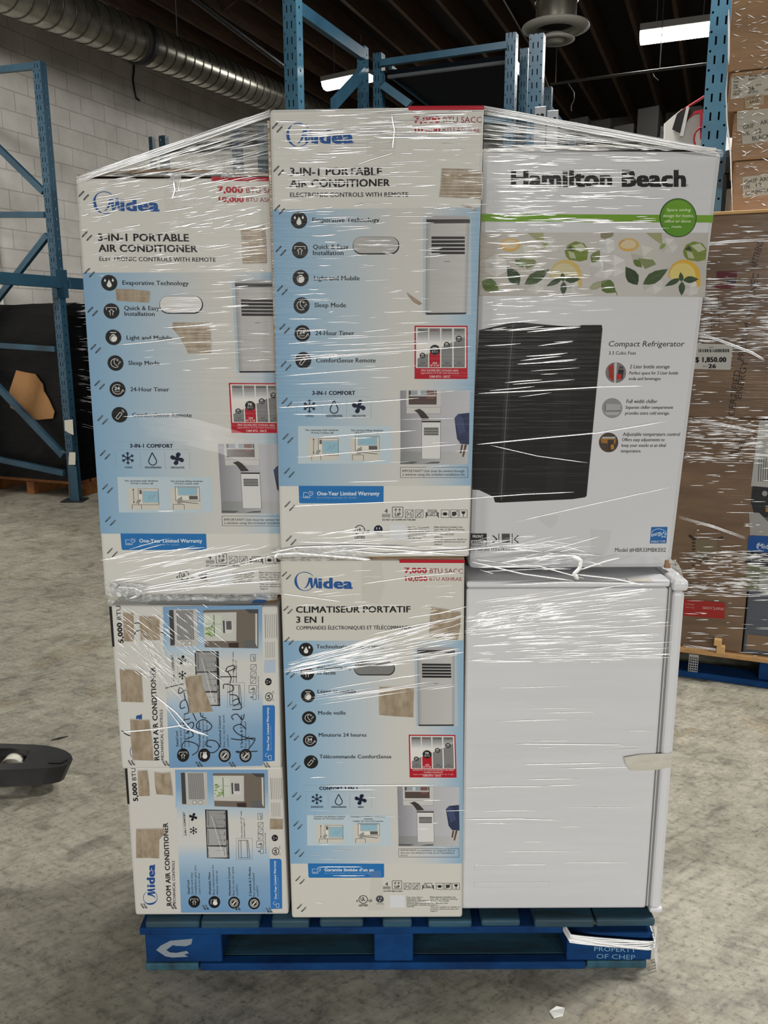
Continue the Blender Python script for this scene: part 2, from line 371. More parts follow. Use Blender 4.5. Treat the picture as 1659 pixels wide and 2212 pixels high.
pbox('bottom_board', px2x(431, 2080), px2x(1266, 2080), PALY + 0.0305, PALY + 0.14, 0, 0.0200, PD)
pbox('bottom_board', px2x(1269, 2085), px2x(1398, 2085), PALY + 0.004, PALY + 0.14, 0, 0.02, PE)
pbox('bottom_board', PALX0, PALX1, PALY + 0.875, PALY + 1.015, 0, 0.02, PD)
for x in (PALX0, -0.03, PALX1 - .14): pbox('bottom_board', x, x + 0.14, PALY + 0.142, PALY + 0.874, 0, 0.02, PD)
pr = Print(lambda x, y, l: onY(x, y, PALY + 0.006) + Vector((0, -0.0006 * l, 0)))
pr.map = crop(280, 1960, 5.925)
W1 = (132, 142, 150)
pr.poly([(340, 545), (395, 490), (520, 425), (805, 400), (790, 470), (720, 495), (590, 490), (555, 480), (470, 545), (520, 575), (600, 580), (730, 555), (760, 585), (700, 600), (750, 630), (545, 640), (460, 625)], W1)
pr.build('painted_mark', blocks[0], M['ink_dry'])
BASE[blocks[2].name] = BASE[pal.name]
pr = Print(lambda x, y, l: onY(x, y, PALY + 0.006) + Vector((0, -0.0006 * l, 0)))
pr.map = crop(1150, 1950, 5.369)
pr.text('PROPERTY', 715, 552, 1200, 568, 52, (120, 160, 190), 0.0); pr.text('OF CHEP', 740, 640, 1190, 655, 56, (110, 150, 185), 0.0)
pr.build('painted_lettering', blocks[2], M['ink_dry'])

# ================================================================== THE STACK
WHITE = (214, 212, 205)
FA = Face((582, 236), (1046, 229), (1014, 1197), (605, 1197), 1.722)
FL = Face((163, 385), (617, 384), (640, 1292), (226, 1292), 1.775, 0.945)
FB = Face((604, 1211), (1004, 1210), (999, 1985), (630, 1985), 1.722)
FS1 = Face((236, 1308), (600, 1310), (608, 1664), (262, 1657), 1.722)
FS2 = Face((270, 1658), (610, 1666), (624, 1981), (291, 1968), 1.735)
YH = 1.80
FH = Face((1041, 322), (1562, 325), (1450, 1240), (1012, 1236), YH)

def mA(c): return lambda x, y: FA.px2uv(*c(x, y))
c4, c5, c6 = crop(570, 220, 3.3857), crop(580, 520, 3.456), crop(590, 820, 3.606)
b1, b2, b3 = crop(590, 1190, 3.858), crop(600, 1460, 3.95), crop(600, 1670, 3.95)
BK, NAVY = (24, 24, 26), (20, 27, 52)

def logo(p, x, y, r, ix0, ix1, by, asc, c=(36, 84, 150)):
    """crescent ring, peaked M rising out of it, then the letters"""
    n = 40
    for i in range(n):
        t0, t1 = [math.radians(-35 - 300 * (i + k_) / n) for k_ in (0, 1)]
        def wd(t): f = ((-t - math.radians(35)) / math.radians(300)); return r * (0.05 + 0.21 * max(0, math.sin(f * 3.14 * 1.0)) ** 1.5 * (0.55 + 0.45 * math.cos(f * 12.0)))
        q = [(x + (r - d) * math.cos(t), y + (r - d) * math.sin(t)) for t, d in ((t0, 0), (t1, 0), (t1, wd(t1)), (t0, wd(t0)))]
        p.poly(q, c, 2)
    s = r / 83.0
    def M_(pts): p.poly([(x + a * s, y + b * s) for a, b in pts], c, 3)
    # swash foot, first peak, second peak: three slanted strokes with narrow light gaps
    M_([(-8, 62), (12, 40), (24, 8), (32, -32), (46, -32), (42, 2), (30, 32), (12, 54)])
    M_([(46, -32), (60, -32), (66, 56), (50, 56), (42, 14)])
    M_([(62, 56), (70, 24), (74, -8), (80, -34), (93, -34), (88, 4), (78, 34), (66, 56)])
    M_([(84, -34), (97, -34), (108, 56), (91, 56), (84, 10)])
    p.text('idea', ix0, by, ix1, by, asc, c, 0.045)

def snow(p, x, y, r, c=NAVY, w=9):
    for k_ in range(6):
        a = math.radians(60 * k_ + 90); dx, dy = math.cos(a), math.sin(a); p.line([(x, y), (x + dx * r, y + dy * r)], w, c)
        bx, by = x + dx * r * .6, y + dy * r * .6
        for s in (-0.8, 0.8): p.line([(bx, by), (bx + math.cos(a + s) * r * .34, by + math.sin(a + s) * r * .34)], w * .8, c)
def drop(p, x, y, r, c=NAVY, fill=None, ring=8):
    pts = [(x, y - r * 1.1)] + [(x + r * .62 * math.cos(math.radians(t)), y + r * .35 + r * .62 * math.sin(math.radians(t))) for t in range(-20, 201, 20)]
    if fill: p.poly(pts, fill, 3)
    else: p.line(pts + [pts[0], pts[1]], ring, c)
def fan(p, x, y, r, c=NAVY):
    for k_ in range(4):
        a = math.radians(90 * k_ + 20)
        p.poly([(x + (math.cos(a) * q - math.sin(a) * w) * r, y + (math.sin(a) * q + math.cos(a) * w) * r) for q, w in ((0, -.08), (.3, -.3), (.7, -.38), (.98, -.2), (1, .12), (.8, .3), (.4, .22), (0, .1))], c, 2)
    p.ell(x, y, r * .2, r * .2, c, 3)

def disc_icon(p, x, y, r, kind):
    WT = (225, 224, 218); p.ell(x, y, r, r * 1.03, BK, 2)
    s = r / 60.0
    L = lambda pts, w=4: p.line([(x + a * s, y + b * s) for a, b in pts], w * s, WT, 3)
    if kind == 'drops':
        drop(p, x, y + 6 * s, 30 * s, fill=WT); drop(p, x - 30 * s, y - 20 * s, 12 * s, fill=WT); drop(p, x + 28 * s, y - 22 * s, 13 * s, fill=WT)
    elif kind == 'house':
        L([(-38, -8), (-38, -28), (38, -28), (38, -8)]); L([(-20, 4), (0, -14), (20, 4), (10, 4), (10, 32)]); L([(-20, 4), (-10, 4), (-10, 32)])
    elif kind == 'weight':
        L([(-22, -38), (22, -38)], 6); L([(-12, -22), (12, -22), (8, -10)]); p.ring(x, y + 8 * s, 28 * s, 28 * s, 4 * s, WT, 3); p.ell(x + 4 * s, y + 12 * s, 22 * s, 22 * s, WT, 3)
    elif kind == 'moon':
        p.ring(x, y, 36 * s, 36 * s, 4 * s, WT, 3, 24, 0.9, 5.0); p.ring(x + 22 * s, y - 12 * s, 34 * s, 36 * s, 4 * s, WT, 3, 20, 1.75, 3.9)
        for a, b, q in ((16, -24, 11), (34, -8, 8), (24, 6, 6)): L([(a - q, b), (a + q, b)], 3); L([(a, b - q), (a, b + q)], 3)
    elif kind == '24':
        p.ring(x, y, 40 * s, 40 * s, 4 * s, WT, 3, 26, 0.25, 5.4); L([(30, 18), (41, 2), (48, 18)]); p.text('24', x - 22 * s, y + 4 * s, x + 18 * s, y + 4 * s, 24 * s, WT, 0.03); p.text('hours', x - 22 * s, y + 20 * s, x + 18 * s, y + 20 * s, 11 * s, WT)
    elif kind == 'remote':
        L([(-30, 24), (4, -20), (20, -8), (-14, 36), (-30, 24)], 4); p.ring(x + 14 * s, y - 20 * s, 22 * s, 22 * s, 3 * s, WT, 3, 8, -1.4, 0.1); p.ring(x + 14 * s, y - 20 * s, 13 * s, 13 * s, 3 * s, WT, 3, 8, -1.4, 0.1)
    elif kind == 'hand':
        for k_ in range(4): L([(-6 + k_ * 9, 0), (-6 + k_ * 9, -30)], 6)
        p.ell(x + 8 * s, y + 10 * s, 24 * s, 22 * s, WT, 3, 14); L([(-34, -24), (-34, 24)]); L([(-34, -24), (-20, -24)])
    elif kind == 'dial':
        p.ring(x, y, 42 * s, 42 * s, 5 * s, WT, 3); p.ring(x, y, 30 * s, 30 * s, 4 * s, WT, 3); L([(-16, 18), (16, -18)], 12)

def midea(face, fr):
    """the printed front shared by the three tall cartons"""
    p = Print(face.uv2p)
    T = lambda *a, **k_: p.text(*a, **k_)
    p.map = mA(c4)
    RED = (176, 20, 40)
    p.poly([(1055, 30), (1614, 27), (1614, 58), (1058, 62)], RED)
    T('7,000', 1098, 153, 1288, 153, 48, RED, 0.04); T('BTU SACC', 1312, 153, 1592, 153, 44, (150, 44, 56))
    T('10,000', 1102, 226, 1290, 226, 41, RED, 0.035); T('BTU ASHRAE', 1308, 222, 1582, 222, 34, (150, 44, 56))
    logo(p, 252, 242, 88, 366, 657, 303, 96)
    # the blue band, darker at both sides
    y1 = c4(0, 780)[1]; y2 = c6(0, 828)[1]; p.map = lambda u, v: (u, v)
    va = FA.px2uv(810, y1)[1]; vb = FA.px2uv(810, y2)[1]
    p.grad([(0.003, va), (0.997, va), (0.997, vb), (0.003, vb)], [(0, (130, 168, 198)), (.16, (150, 181, 203)), (.36, (178, 193, 203)), (.58, (202, 202, 197)), (.7, (206, 203, 196)), (.86, (184, 196, 204)), (1, (142, 176, 200))], 0.5)
    if not fr:
        p.map = mA(c4)
        T('3-IN-1 PORTABLE', 190, 540, 865, 537, 58, BK, 0.025); T('AIR CONDITIONER', 190, 624, 924, 620, 56, BK, 0.025)
        T('ELECTRONIC CONTROLS WITH REMOTE', 192, 696, 1056, 694, 33, BK, 0.012); T('Evaporative Technology', 355, 880, 845, 880, 34, BK, 0.015)
        p.map = mA(c5)
        for t, x0, x1, y in (('Quick & Easy', 332, 597, 62), ('Installation', 332, 560, 107), ('Light and Mobile', 340, 680, 296), ('Sleep Mode', 343, 578, 497), ('24-Hour Timer', 350, 640, 706), ('ComfortSense Remote', 355, 800, 909)):
            T(t, x0, y, x1, y, 34, BK, 0.015)
    else:
        m_ = lambda c: (lambda x, y: FB.px2uv(*c(x, y)))
        p.map = m_(b1)
        T('CLIMATISEUR PORTATIF', 190, 514, 1145, 511, 52, BK, 0.025); T('3 EN 1', 193, 598, 418, 598, 52, BK, 0.025)
        T('COMMANDES ÉLECTRONIQUES ET TÉLÉCOMMANDE', 193, 656, 1153, 653, 31, BK, 0.012); T("Technologie d'évaporation", 360, 812, 916, 812, 32, BK, 0.015)
        T('Installation rapide', 365, 986, 720, 986, 32, BK, 0.015); T('et facile', 365, 1030, 522, 1030, 32, BK, 0.015)
        p.map = m_(b2)
        for t, x0, x1, y in (('Léger et mobile', 340, 668, 147), ('Mode veille', 345, 580, 330), ('Minuterie 24 heures', 350, 757, 518), ('Télécommande ComfortSense', 356, 970, 703)): T(t, x0, y, x1, y, 32, BK, 0.015)
    p.map = mA(c4); disc_icon(p, 257, 866, 60, 'drops')
    p.map = mA(c5)
    for x, y, k_ in ((235, 71, 'house'), (240, 279, 'weight'), (247, 483, 'moon'), (253, 691, '24'), (260, 892, 'remote')): disc_icon(p, x, y, 60, k_)
    # picture of the unit: grey tower with a dark top and a louvre
    p.map = mA(crop(0, 0, 1))
    p.quad(914, 470, 1018, 680, (176, 190, 198), 1)
    p.poly([(919, 676), (1008, 675), (1006, 679), (921, 680)], (44, 44, 46), 2)
    p.grad([(921, 470), (1014, 470), (1008, 675), (919, 676)], [(0, (150, 150, 150)), (.12, (182, 180, 178)), (.9, (192, 190, 187)), (1, (160, 160, 160))], 2)
    p.poly([(924, 466), (1010, 466), (1015, 475), (920, 475)], (168, 168, 168), 3); p.poly([(921, 474), (1015, 474), (1015, 482), (921, 483)], (62, 58, 60), 4)
    for k_ in range(5):
        y = 511 + k_ * 8.1; p.poly([(932, y), (1004, y), (1004, y + 5.6), (932, y + 5.8)], (38, 36, 38), 3)
    p.line([(960, 565), (972, 565)], 1.6, (120, 120, 122), 3)
    # chart
    p.map = mA(c5)
    p.quad(1090, 634, 1486, 1032, RED, 1); p.quad(1101, 645, 1476, 950, (226, 222, 216), 2)
    for k_, (x0, x1, ya, yb) in enumerate(((1112, 1192, 880, 840), (1200, 1281, 838, 797), (1290, 1372, 798, 757), (1382, 1466, 757, 715))):
        for i in range(6):
            g = 118 + i * 18; p.quad(x0, 654 + i * 17, x1, 654 + i * 17 + 17, (g, g, g - 1), 3)
        p.poly([(x0, ya), (x1, yb), (x1, 945), (x0, 945)], RED if k_ == 1 else (126, 126, 125), 3)
        hd = (('PETITE', 'PETITE', 'MOYENNE', 'GRANDE') if fr else ('SMALL', 'SMALL', 'MEDIUM', 'LARGE'))[k_]
        T(hd, x0 + 10, 675, x1 - 10, 675, 13, (150, 40, 50) if k_ == 1 else (60, 60, 60), 0.02, 4)
        tc = (235, 225, 220) if k_ == 1 else (70, 70, 70)
        T(('150', '250', '350', '450')[k_], x0 + 24, 920, x1 - 24, 920, 14, tc, 0.02, 4); T(("10' X 15'", "10' X 25'", "15' X 20'", "18' X 25'")[k_], x0 + 6, 938, x1 - 6, 938, 13, tc, 0.02, 4)
    for x, y, r, t in ((1150, 858, 22, '5K'), (1242, 815, 38, '7K'), (1331, 778, 23, '8K'), (1421, 732, 24, '10K')):
        p.ell(x, y, r, r, (30, 30, 32) if r > 30 else (54, 54, 54), 5); T(t, x - r * .5, y - 2, x + r * .5, y - 2, r * .5, (220, 220, 216), 0.03, 6); T('BTU', x - r * .55, y + r * .55, x + r * .55, y + r * .55, r * .42, (200, 200, 198), 0, 6)
    PK = (226, 196, 194)
    if fr:
        T('SUPERFICIE DE REFROIDISSEMENT EN PIEDS', 1115, 968, 1465, 968, 14, PK, 0.01, 3); T('CARRÉS MAXIMUM', 1210, 990, 1370, 990, 14, PK, 0.01, 3); T("(approximativement de la pièce 10' X 25')", 1120, 1006, 1460, 1006, 10, PK, 0, 3)
    else:
        T('MAX SQUARE FEET COOLING AREA', 1140, 975, 1418, 977, 16, PK, 0.015, 3); T("(approximate 10' X 25' room dimensions)", 1138, 993, 1420, 994, 13, PK, 0.0, 3)
    T('7,000 BTU - SACC', 1200, 1022, 1356, 1022, 16, PK, 0.03, 3)
    # comfort row
    p.map = mA(c6)
    GL = (150, 160, 166)
    for y in (73, 136): p.line([(160, y), (762, y)], 2, GL, 2)
    for x in (188, 380, 572, 762): p.line([(x, 152), (x, 296)], 2, GL, 2)
    if fr: T('CONFORT 3 EN 1', 305, 118, 640, 118, 30, NAVY, 0.04)
    else: T('3-IN-1 COMFORT', 305, 119, 640, 119, 31, NAVY, 0.04)
    snow(p, 283, 207, 52); drop(p, 475, 215, 50); fan(p, 667, 210, 54)
    for t, x0, x1 in ((('RAFRAÎCHIT', 232, 340), ('DÉSHUMIDIFIE', 410, 540), ('AÈRE', 640, 692)) if fr else (('COOLS', 255, 315), ('DEHUMIDIFIES', 413, 540), ('CIRCULATES', 612, 720))): T(t, x0, 290, x1, 290, 15, NAVY, 0.03)
    p.quad(195, 362, 925, 655, (188, 204, 212), 1)
    DK = (62, 62, 64)
    for t, x0, x1, y in ((('Convient aux fenêtres à battant', 255, 530, 382), ('Hauteur de 19,4 à 62,2 pouces', 255, 515, 402), ('Convient aux fenêtres coulissantes', 575, 880, 382), ('verticales', 690, 770, 402), ('Largeur de 19,4 à 62,2 pouces', 597, 860, 424)) if fr else
                         (('Fits casement-style windows', 253, 510, 400), ('19.4-62.2 inches tall', 295, 470, 421), ('Fits vertical sliding windows', 610, 857, 402), ('19.4-62.2 inches wide', 638, 825, 422))): T(t, x0, y, x1, y, 15, DK, 0.02)
    CRM, GLS = (206, 202, 190), (146, 184, 200)
    p.quad(275, 450, 508, 628, CRM, 2); p.quad(352, 460, 508, 578, (222, 220, 212), 3); p.rect(352, 460, 508, 590, 3, DK, 4); p.quad(388, 478, 508, 570, GLS, 4); p.rect(384, 474, 508, 574, 2, DK, 5)
    p.quad(361, 468, 379, 502, (98, 96, 92), 5); p.line([(315, 460), (315, 575)], 3, BK, 4); p.line([(310, 470), (315, 459), (320, 470)], 3, BK, 4); p.line([(310, 566), (315, 577), (320, 566)], 3, BK, 4)
    p.line([(424, 545), (452, 510)], 2, (90, 120, 130), 5); p.line([(450, 545), (485, 505)], 2, (90, 120, 130), 5); p.line([(300, 628), (300, 590), (372, 590), (372, 628)], 3, DK, 4); p.poly([(332, 580), (340, 552), (368, 545), (372, 560), (352, 580)], (150, 148, 142), 5)
    p.quad(602, 452, 832, 630, CRM, 2); p.quad(645, 452, 826, 545, (222, 220, 212), 3); p.rect(640, 440, 826, 558, 3, DK, 4); p.quad(665, 452, 805, 508, GLS, 4); p.rect(661, 448, 809, 512, 2, DK, 5)
    p.quad(745, 516, 812, 545, (92, 90, 88), 5); p.line([(686, 565), (812, 580)], 4, BK, 5); p.line([(618, 630), (618, 586), (704, 586), (704, 630)], 3, DK, 4); p.poly([(650, 580), (656, 540), (690, 520), (692, 545), (682, 580)], (150, 148, 142), 5)
    # room picture
    p.grad([(990, 85), (1535, 85), (1520, 560), (992, 560)], [(0, (138, 138, 142)), (.35, (178, 178, 182)), (1, (190, 190, 193))], 2)
    p.grad([(992, 560), (1520, 560), (1516, 660), (990, 660)], [(0, (128, 130, 130)), (.6, (176, 176, 176)), (1, (186, 186, 186))], 2)
    p.quad(1038, 85, 1305, 265, (198, 196, 192), 3); p.quad(1056, 85, 1273, 194, (84, 70, 66), 4); p.quad(1072, 85, 1262, 118, (150, 160, 166), 5); p.quad(1125, 85, 1150, 130, (200, 204, 206), 5); p.quad(1195, 85, 1255, 150, (120, 84, 76), 5); p.quad(1060, 118, 1270, 130, (190, 190, 186), 6)
    p.rect(1038, 215, 1305, 265, 3, (150, 148, 145), 4)
    p.poly([(1098, 240), (1140, 226), (1175, 250), (1222, 308), (1160, 312), (1128, 262)], (62, 56, 54), 5)
    p.poly([(1158, 312), (1305, 312), (1300, 618), (1156, 618)], (214, 213, 210), 5); p.rect(1157, 313, 1303, 618, 3, (130, 130, 130), 6); p.quad(1159, 320, 1304, 332, (34, 30, 34), 6)
    for k_ in range(5): p.quad(1174, 374 + k_ * 12.5, 1288, 382 + k_ * 12.5, (30, 30, 32), 6)
    p.poly([(1412, 300), (1440, 268), (1528, 258), (1526, 505), (1460, 500), (1432, 460)], (48, 56, 84), 4); p.poly([(1412, 300), (1440, 268), (1478, 300), (1500, 400), (1450, 430)], (66, 74, 108), 5)
    p.poly([(1466, 505), (1480, 505), (1466, 575), (1454, 572)], (84, 60, 40), 4); p.poly([(1492, 505), (1510, 505), (1484, 602), (1472, 600)], (98, 70, 46), 4)
    p.poly([(992, 636), (1130, 640), (1090, 655), (992, 652)], (92, 94, 96), 3); p.poly([(1170, 655), (1240, 640), (1300, 638), (1290, 652)], (92, 94, 96), 3)
    p.rect(992, 682, 1516, 763, 3, DK, 2)
    if fr:
        for t, x1, y in (("IMPORTANT! La ventilation de l'appareil doit se", 1480, 706), ("faire par une fenêtre à l'aide du kit d'installation", 1475, 730), ('fourni.', 1070, 754)): T(t, 1007, y, x1, y, 16, DK)
    else: T('IMPORTANT! Unit must be vented through', 1007, 721, 1490, 721, 20, DK); T('a window using the included installation kit.', 1007, 748, 1497, 748, 20, DK)
    # warranty flash
    p.poly([(199, 827), (861, 829), (860, 952), (850, 962), (212, 964), (203, 955)], (34, 112, 178), 2)
    WH = (222, 228, 232)
    T("Garantie limitée d'un an" if fr else 'One-Year Limited Warranty', 342, 901, 770 if fr else 828, 901, 30, WH, 0.025); T('Pour plus de détails, voir la garantie écrite.' if fr else 'See written warranty for details.', 342, 925, 740 if fr else 653, 925, 15, (130, 172, 208))
    p.line([(268, 880), (237, 880), (237, 920), (286, 920), (286, 905)], 3, WH, 3); p.ring(294, 885, 18, 18, 3, WH, 3, 18, -1.1, 4.6); p.line([(294, 872), (294, 886), (302, 886)], 3, WH, 3); p.text('AN' if fr else 'YEAR', 245, 915, 275, 915, 9, WH, 0.02)
    # handling marks
    T('4', 868, 1040, 892, 1040, 34, BK, 0.01)
    for y in (1048, 1062): p.rect(851, y, 910, y + 9, 3, BK)
    p.rect(929, 993, 1011, 1071, 4, BK); T('UP', 948, 1062, 994, 1062, 24, BK, 0.03)
    for x in (955, 985): p.line([(x, 1035), (x, 1006)], 4, BK); p.line([(x - 10, 1018), (x, 1005), (x + 10, 1018)], 4, BK)
    for x0, x1 in ((1030, 1091), (1107, 1168), (1309, 1370), (1380, 1441), (1451, 1512)): p.rect(x0, 1015, x1, 1075, 3, BK)
    p.line([(1032, 1073), (1089, 1017)], 3, BK); p.line([(1109, 1073), (1166, 1017)], 3, BK); drop(p, 1046, 1038, 12, BK, None, 3); drop(p, 1074, 1055, 12, BK, None, 3)
    for x in (1120, 1137, 1152): p.line([(x, 1022), (x, 1045)], 3, BK)
    p.ring(1138, 1058, 16, 12, 3, BK)
    p.line([(1203, 1060), (1208, 1016), (1272, 1016), (1276, 1060), (1203, 1060)], 4, BK); T('2' if fr else 'TEAM', 1214, 1038, 1268 if not fr else 1232, 1038, 15, BK, 0.02); T('PERS' if fr else 'LIFT', 1220, 1056, 1262, 1056, 15, BK, 0.02)
    for x, s in ((1194, 1), (1284, -1)): p.ell(x, 1040, 6, 7, BK, 3); p.line([(x, 1046), (x - 4 * s, 1075)], 7, BK); p.line([(x, 1050), (x + 10 * s, 1062)], 5, BK)
    p.quad(1325, 1034, 1353, 1058, BK, 3); p.line([(1312, 1046), (1366, 1046)], 4, BK); p.poly([(1392, 1030), (1425, 1028), (1430, 1050), (1410, 1064), (1394, 1058)], (54, 54, 56), 3); p.line([(1382, 1073), (1439, 1017)], 3, BK)
    p.poly([(1466, 1026), (1498, 1026), (1492, 1044), (1484, 1048), (1484, 1062), (1492, 1066), (1472, 1066), (1480, 1062), (1480, 1048), (1472, 1044)], BK, 3)
    T('CE CÔTÉ VERS LE HAUT' if fr else 'DO NOT LAY DOWN ON THIS SIDE', 850, 1098, 1020 if fr else 1110, 1098, 13, BK, 0.025)
    p.ring(675, 1172, 40, 40, 6, BK); T('UL', 656, 1188, 694, 1182, 34, BK, 0.03); T('c', 615, 1195, 630, 1195, 26, BK, 0.03); T('US', 721, 1194, 751, 1194, 22, BK, 0.03); T('LISTED', 637, 1237, 715, 1237, 20, BK, 0.03)
    p.ell(819, 1168, 34, 34, NAVY, 2); p.quad(804, 1150, 810, 1166, (220, 220, 216), 3); p.quad(826, 1150, 832, 1166, (220, 220, 216), 3); p.ell(819, 1184, 6, 6, (220, 220, 216), 3); T('115V, 60Hz', 785, 1218, 855, 1218, 10, BK)
    if face is not FL or True:
        p.quad(905, 1128, 1034, 1248, (216, 218, 220), 1)
    SM = (104, 102, 98)
    tx = ('Pour vous aider à', 'déterminer quel', 'climatiseur répondra le', 'mieux à vos besoins, et', "d'autres informations sur", 'les produits, scannez ce', 'code QR.') if fr else ('For help determining', 'which AC will best', 'suit your needs, and', 'additional product', 'information, scan', 'this QR Code.')
    for i, t in enumerate(tx): T(t, 1050, 1155 + i * (15 if fr else 17), 1050 + 8.2 * len(t), 1155 + i * (15 if fr else 17), 12, SM, 0.02)
    for i, t in enumerate(('Midea America (Canada) Corp.', 'Unit 108, 15 Allstate Parkway,', 'Markham, ON, L3R 5B4', 'Tel: 1-866-365-2230', 'midea.ca', 'Visit our website for details on', 'products, limited warranty and', 'support.')): T(t, 1254, 1154 + i * 19, 1254 + 8.0 * len(t), 1154 + i * 19, 12, SM if i else DK, 0.02)
    return p

def staple(parent, a, b):
    s = MB(); s.tube([a, (a * 3 + b) / 4 + Vector((0, -0.0022, 0)), (a + b * 3) / 4 + Vector((0, -0.0022, 0)), b], 0.0011, 5); return s.build('staple', M['staple'], parent)
STAP = [(599, 276), (602, 369), (604, 453), (607, 542), (610, 627), (615, 710), (618, 790), (620, 870), (622, 947), (625, 1021), (626, 1093), (629, 1167)]
def staples(face, parent):
    for x, y in STAP:
        for dx, dy in ((-5, -4), (5, 4)):
            e = [face.uv2p(*FA.px2uv(x + dx + s * 5.5, y + dy - s * 6.0), 4) for s in (-1, 1)]; staple(parent, *e)
def patch(face, parent, pts, cr, n='torn_patch', m=None, uv=None):
    """a strip of the printed layer torn off: a shallow sheet of bare board with a lifted paper edge"""
    q = [cr(x, y) for x, y in pts]; cxm = sum(x for x, y in q) / len(q); cym = sum(y for x, y in q) / len(q)
    b = MB(); P = lambda x, y, l: face.px(x, y, l)
    tri = tessellate_polygon([[Vector((x, y, 0)) for x, y in q]]); b.mesh([P(x, y, 8) for x, y in q], [tuple(t) for t in tri])
    for (x0, y0), (x1, y1) in zip(q, q[1:] + q[:1]):
        o = 1.5; e = lambda x, y: P(x + (x - cxm) * 0.03, y + (y - cym) * 0.03, 4)
        b.mesh([P(x0, y0, 8), P(x1, y1, 8), e(x1, y1), e(x0, y0)], [(0, 1, 2, 3)], None, 1)
    return b.build(n, [m or M['kraft_torn'], M['paper']], parent)
M['paper'] = mat('torn_paper_edge', (186, 182, 174), 0.8)
M['recess'] = filmed(mat('hand_hole_board', (150, 148, 144), 0.6), 0.6)  # hand-hole tones carry film reflection and hole shade in their colour
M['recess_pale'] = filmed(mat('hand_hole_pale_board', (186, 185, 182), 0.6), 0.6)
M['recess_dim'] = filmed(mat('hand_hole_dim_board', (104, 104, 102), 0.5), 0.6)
M['shade_gap'] = mat('cut_edge_shade', (40, 40, 40), 0.8)  # edge shadow of the hole, painted as a dark rim
def hand_hole(face, parent, x0, y0, x1, y1, m):
    b = MB(); r = (y1 - y0) / 2; yc = (y0 + y1) / 2
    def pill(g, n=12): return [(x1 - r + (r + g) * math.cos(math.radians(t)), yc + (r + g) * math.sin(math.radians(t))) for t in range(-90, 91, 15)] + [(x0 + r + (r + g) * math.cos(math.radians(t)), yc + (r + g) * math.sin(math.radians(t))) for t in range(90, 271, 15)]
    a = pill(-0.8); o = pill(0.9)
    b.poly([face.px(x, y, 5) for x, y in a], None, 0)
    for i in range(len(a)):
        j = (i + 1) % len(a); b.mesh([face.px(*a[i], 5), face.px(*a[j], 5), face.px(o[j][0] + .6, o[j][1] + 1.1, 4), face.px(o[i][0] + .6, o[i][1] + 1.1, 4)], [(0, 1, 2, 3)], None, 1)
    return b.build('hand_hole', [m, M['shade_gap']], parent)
def flap(parent, face, u0, u1, z, m, lift=0.010, dep=0.16):
    a, b = face.uv2p(u0, 0), face.uv2p(u1, 0); mb = MB(); n = 10
    top = []; bot = []
    for i in range(n + 1):
        q = a.lerp(b, i / n); h = lift * (0.4 + 0.6 * math.sin(3.14 * i / n)) + rnd.uniform(-.0015, .0015)
        top.append(Vector((q.x, q.y + 0.012, z + h))); bot.append(Vector((q.x, q.y + 0.012, z + h - 0.006)))
    bk = [p + Vector((0, dep, -0.004)) for p in top]
    for i in range(n):
        mb.poly([bot[i], bot[i + 1], top[i + 1], top[i]]); mb.poly([top[i], top[i + 1], bk[i + 1], bk[i]])
    return mb.build('top_flap', m, parent)
def ptape(parent, face, pts, m=None):
    b = MB(); P = [face.px(x, y, 6) for x, y in pts]; b.mesh(P, [tuple(t) for t in tessellate_polygon([[Vector((x, y, 0)) for x, y in pts]])]); return b.build('packing_tape', m or M['ptape'], parent)
mt = bpy.data.materials.new('clear_packing_tape'); mt.use_nodes = True; M['ptape'] = mt
_b = mt.node_tree.nodes['Principled BSDF']; _b.inputs['Base Color'].default_value = (0.5, 0.48, 0.42, 1); _b.inputs['Roughness'].default_value = 0.12; _b.inputs['Alpha'].default_value = 0.10
filmed(mt, 0.4, 0.1, (9, 9, 40), 0.6)

GRP = 'tall printed air conditioner boxes'
D_M = 0.36
# left tall box
tl = thing('air_conditioner_box', FL.base(D_M), 'tall white and blue printed air conditioner box on the two small boxes at left', 'box', GRP)
FL.carton(tl, D_M, WHITE, 0.945, zb=FS1.q[0].z + 0.0035); midea(FL, False).build('printed_front', tl); staples(FL, tl)
k1, k2 = crop(150, 350, 3.606), crop(170, 680, 3.687)
patch(FL, tl, [(1337, 518), (1400, 512), (1515, 490), (1530, 600), (1537, 785), (1352, 790), (1345, 650)], k1); patch(FL, tl, [(360, 990), (480, 992), (625, 1006), (627, 1050), (620, 1095), (370, 1080)], k1)
patch(FL, tl, [(750, 62), (900, 62), (1040, 62), (1048, 90), (1056, 305), (872, 306), (850, 250), (800, 165), (750, 110)], k2)
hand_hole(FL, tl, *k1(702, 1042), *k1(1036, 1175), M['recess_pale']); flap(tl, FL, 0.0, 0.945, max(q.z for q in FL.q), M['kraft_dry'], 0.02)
ptape(tl, FL, [k1(742, 120), k1(835, 120), k1(850, 500), k1(790, 560), k1(740, 430)])
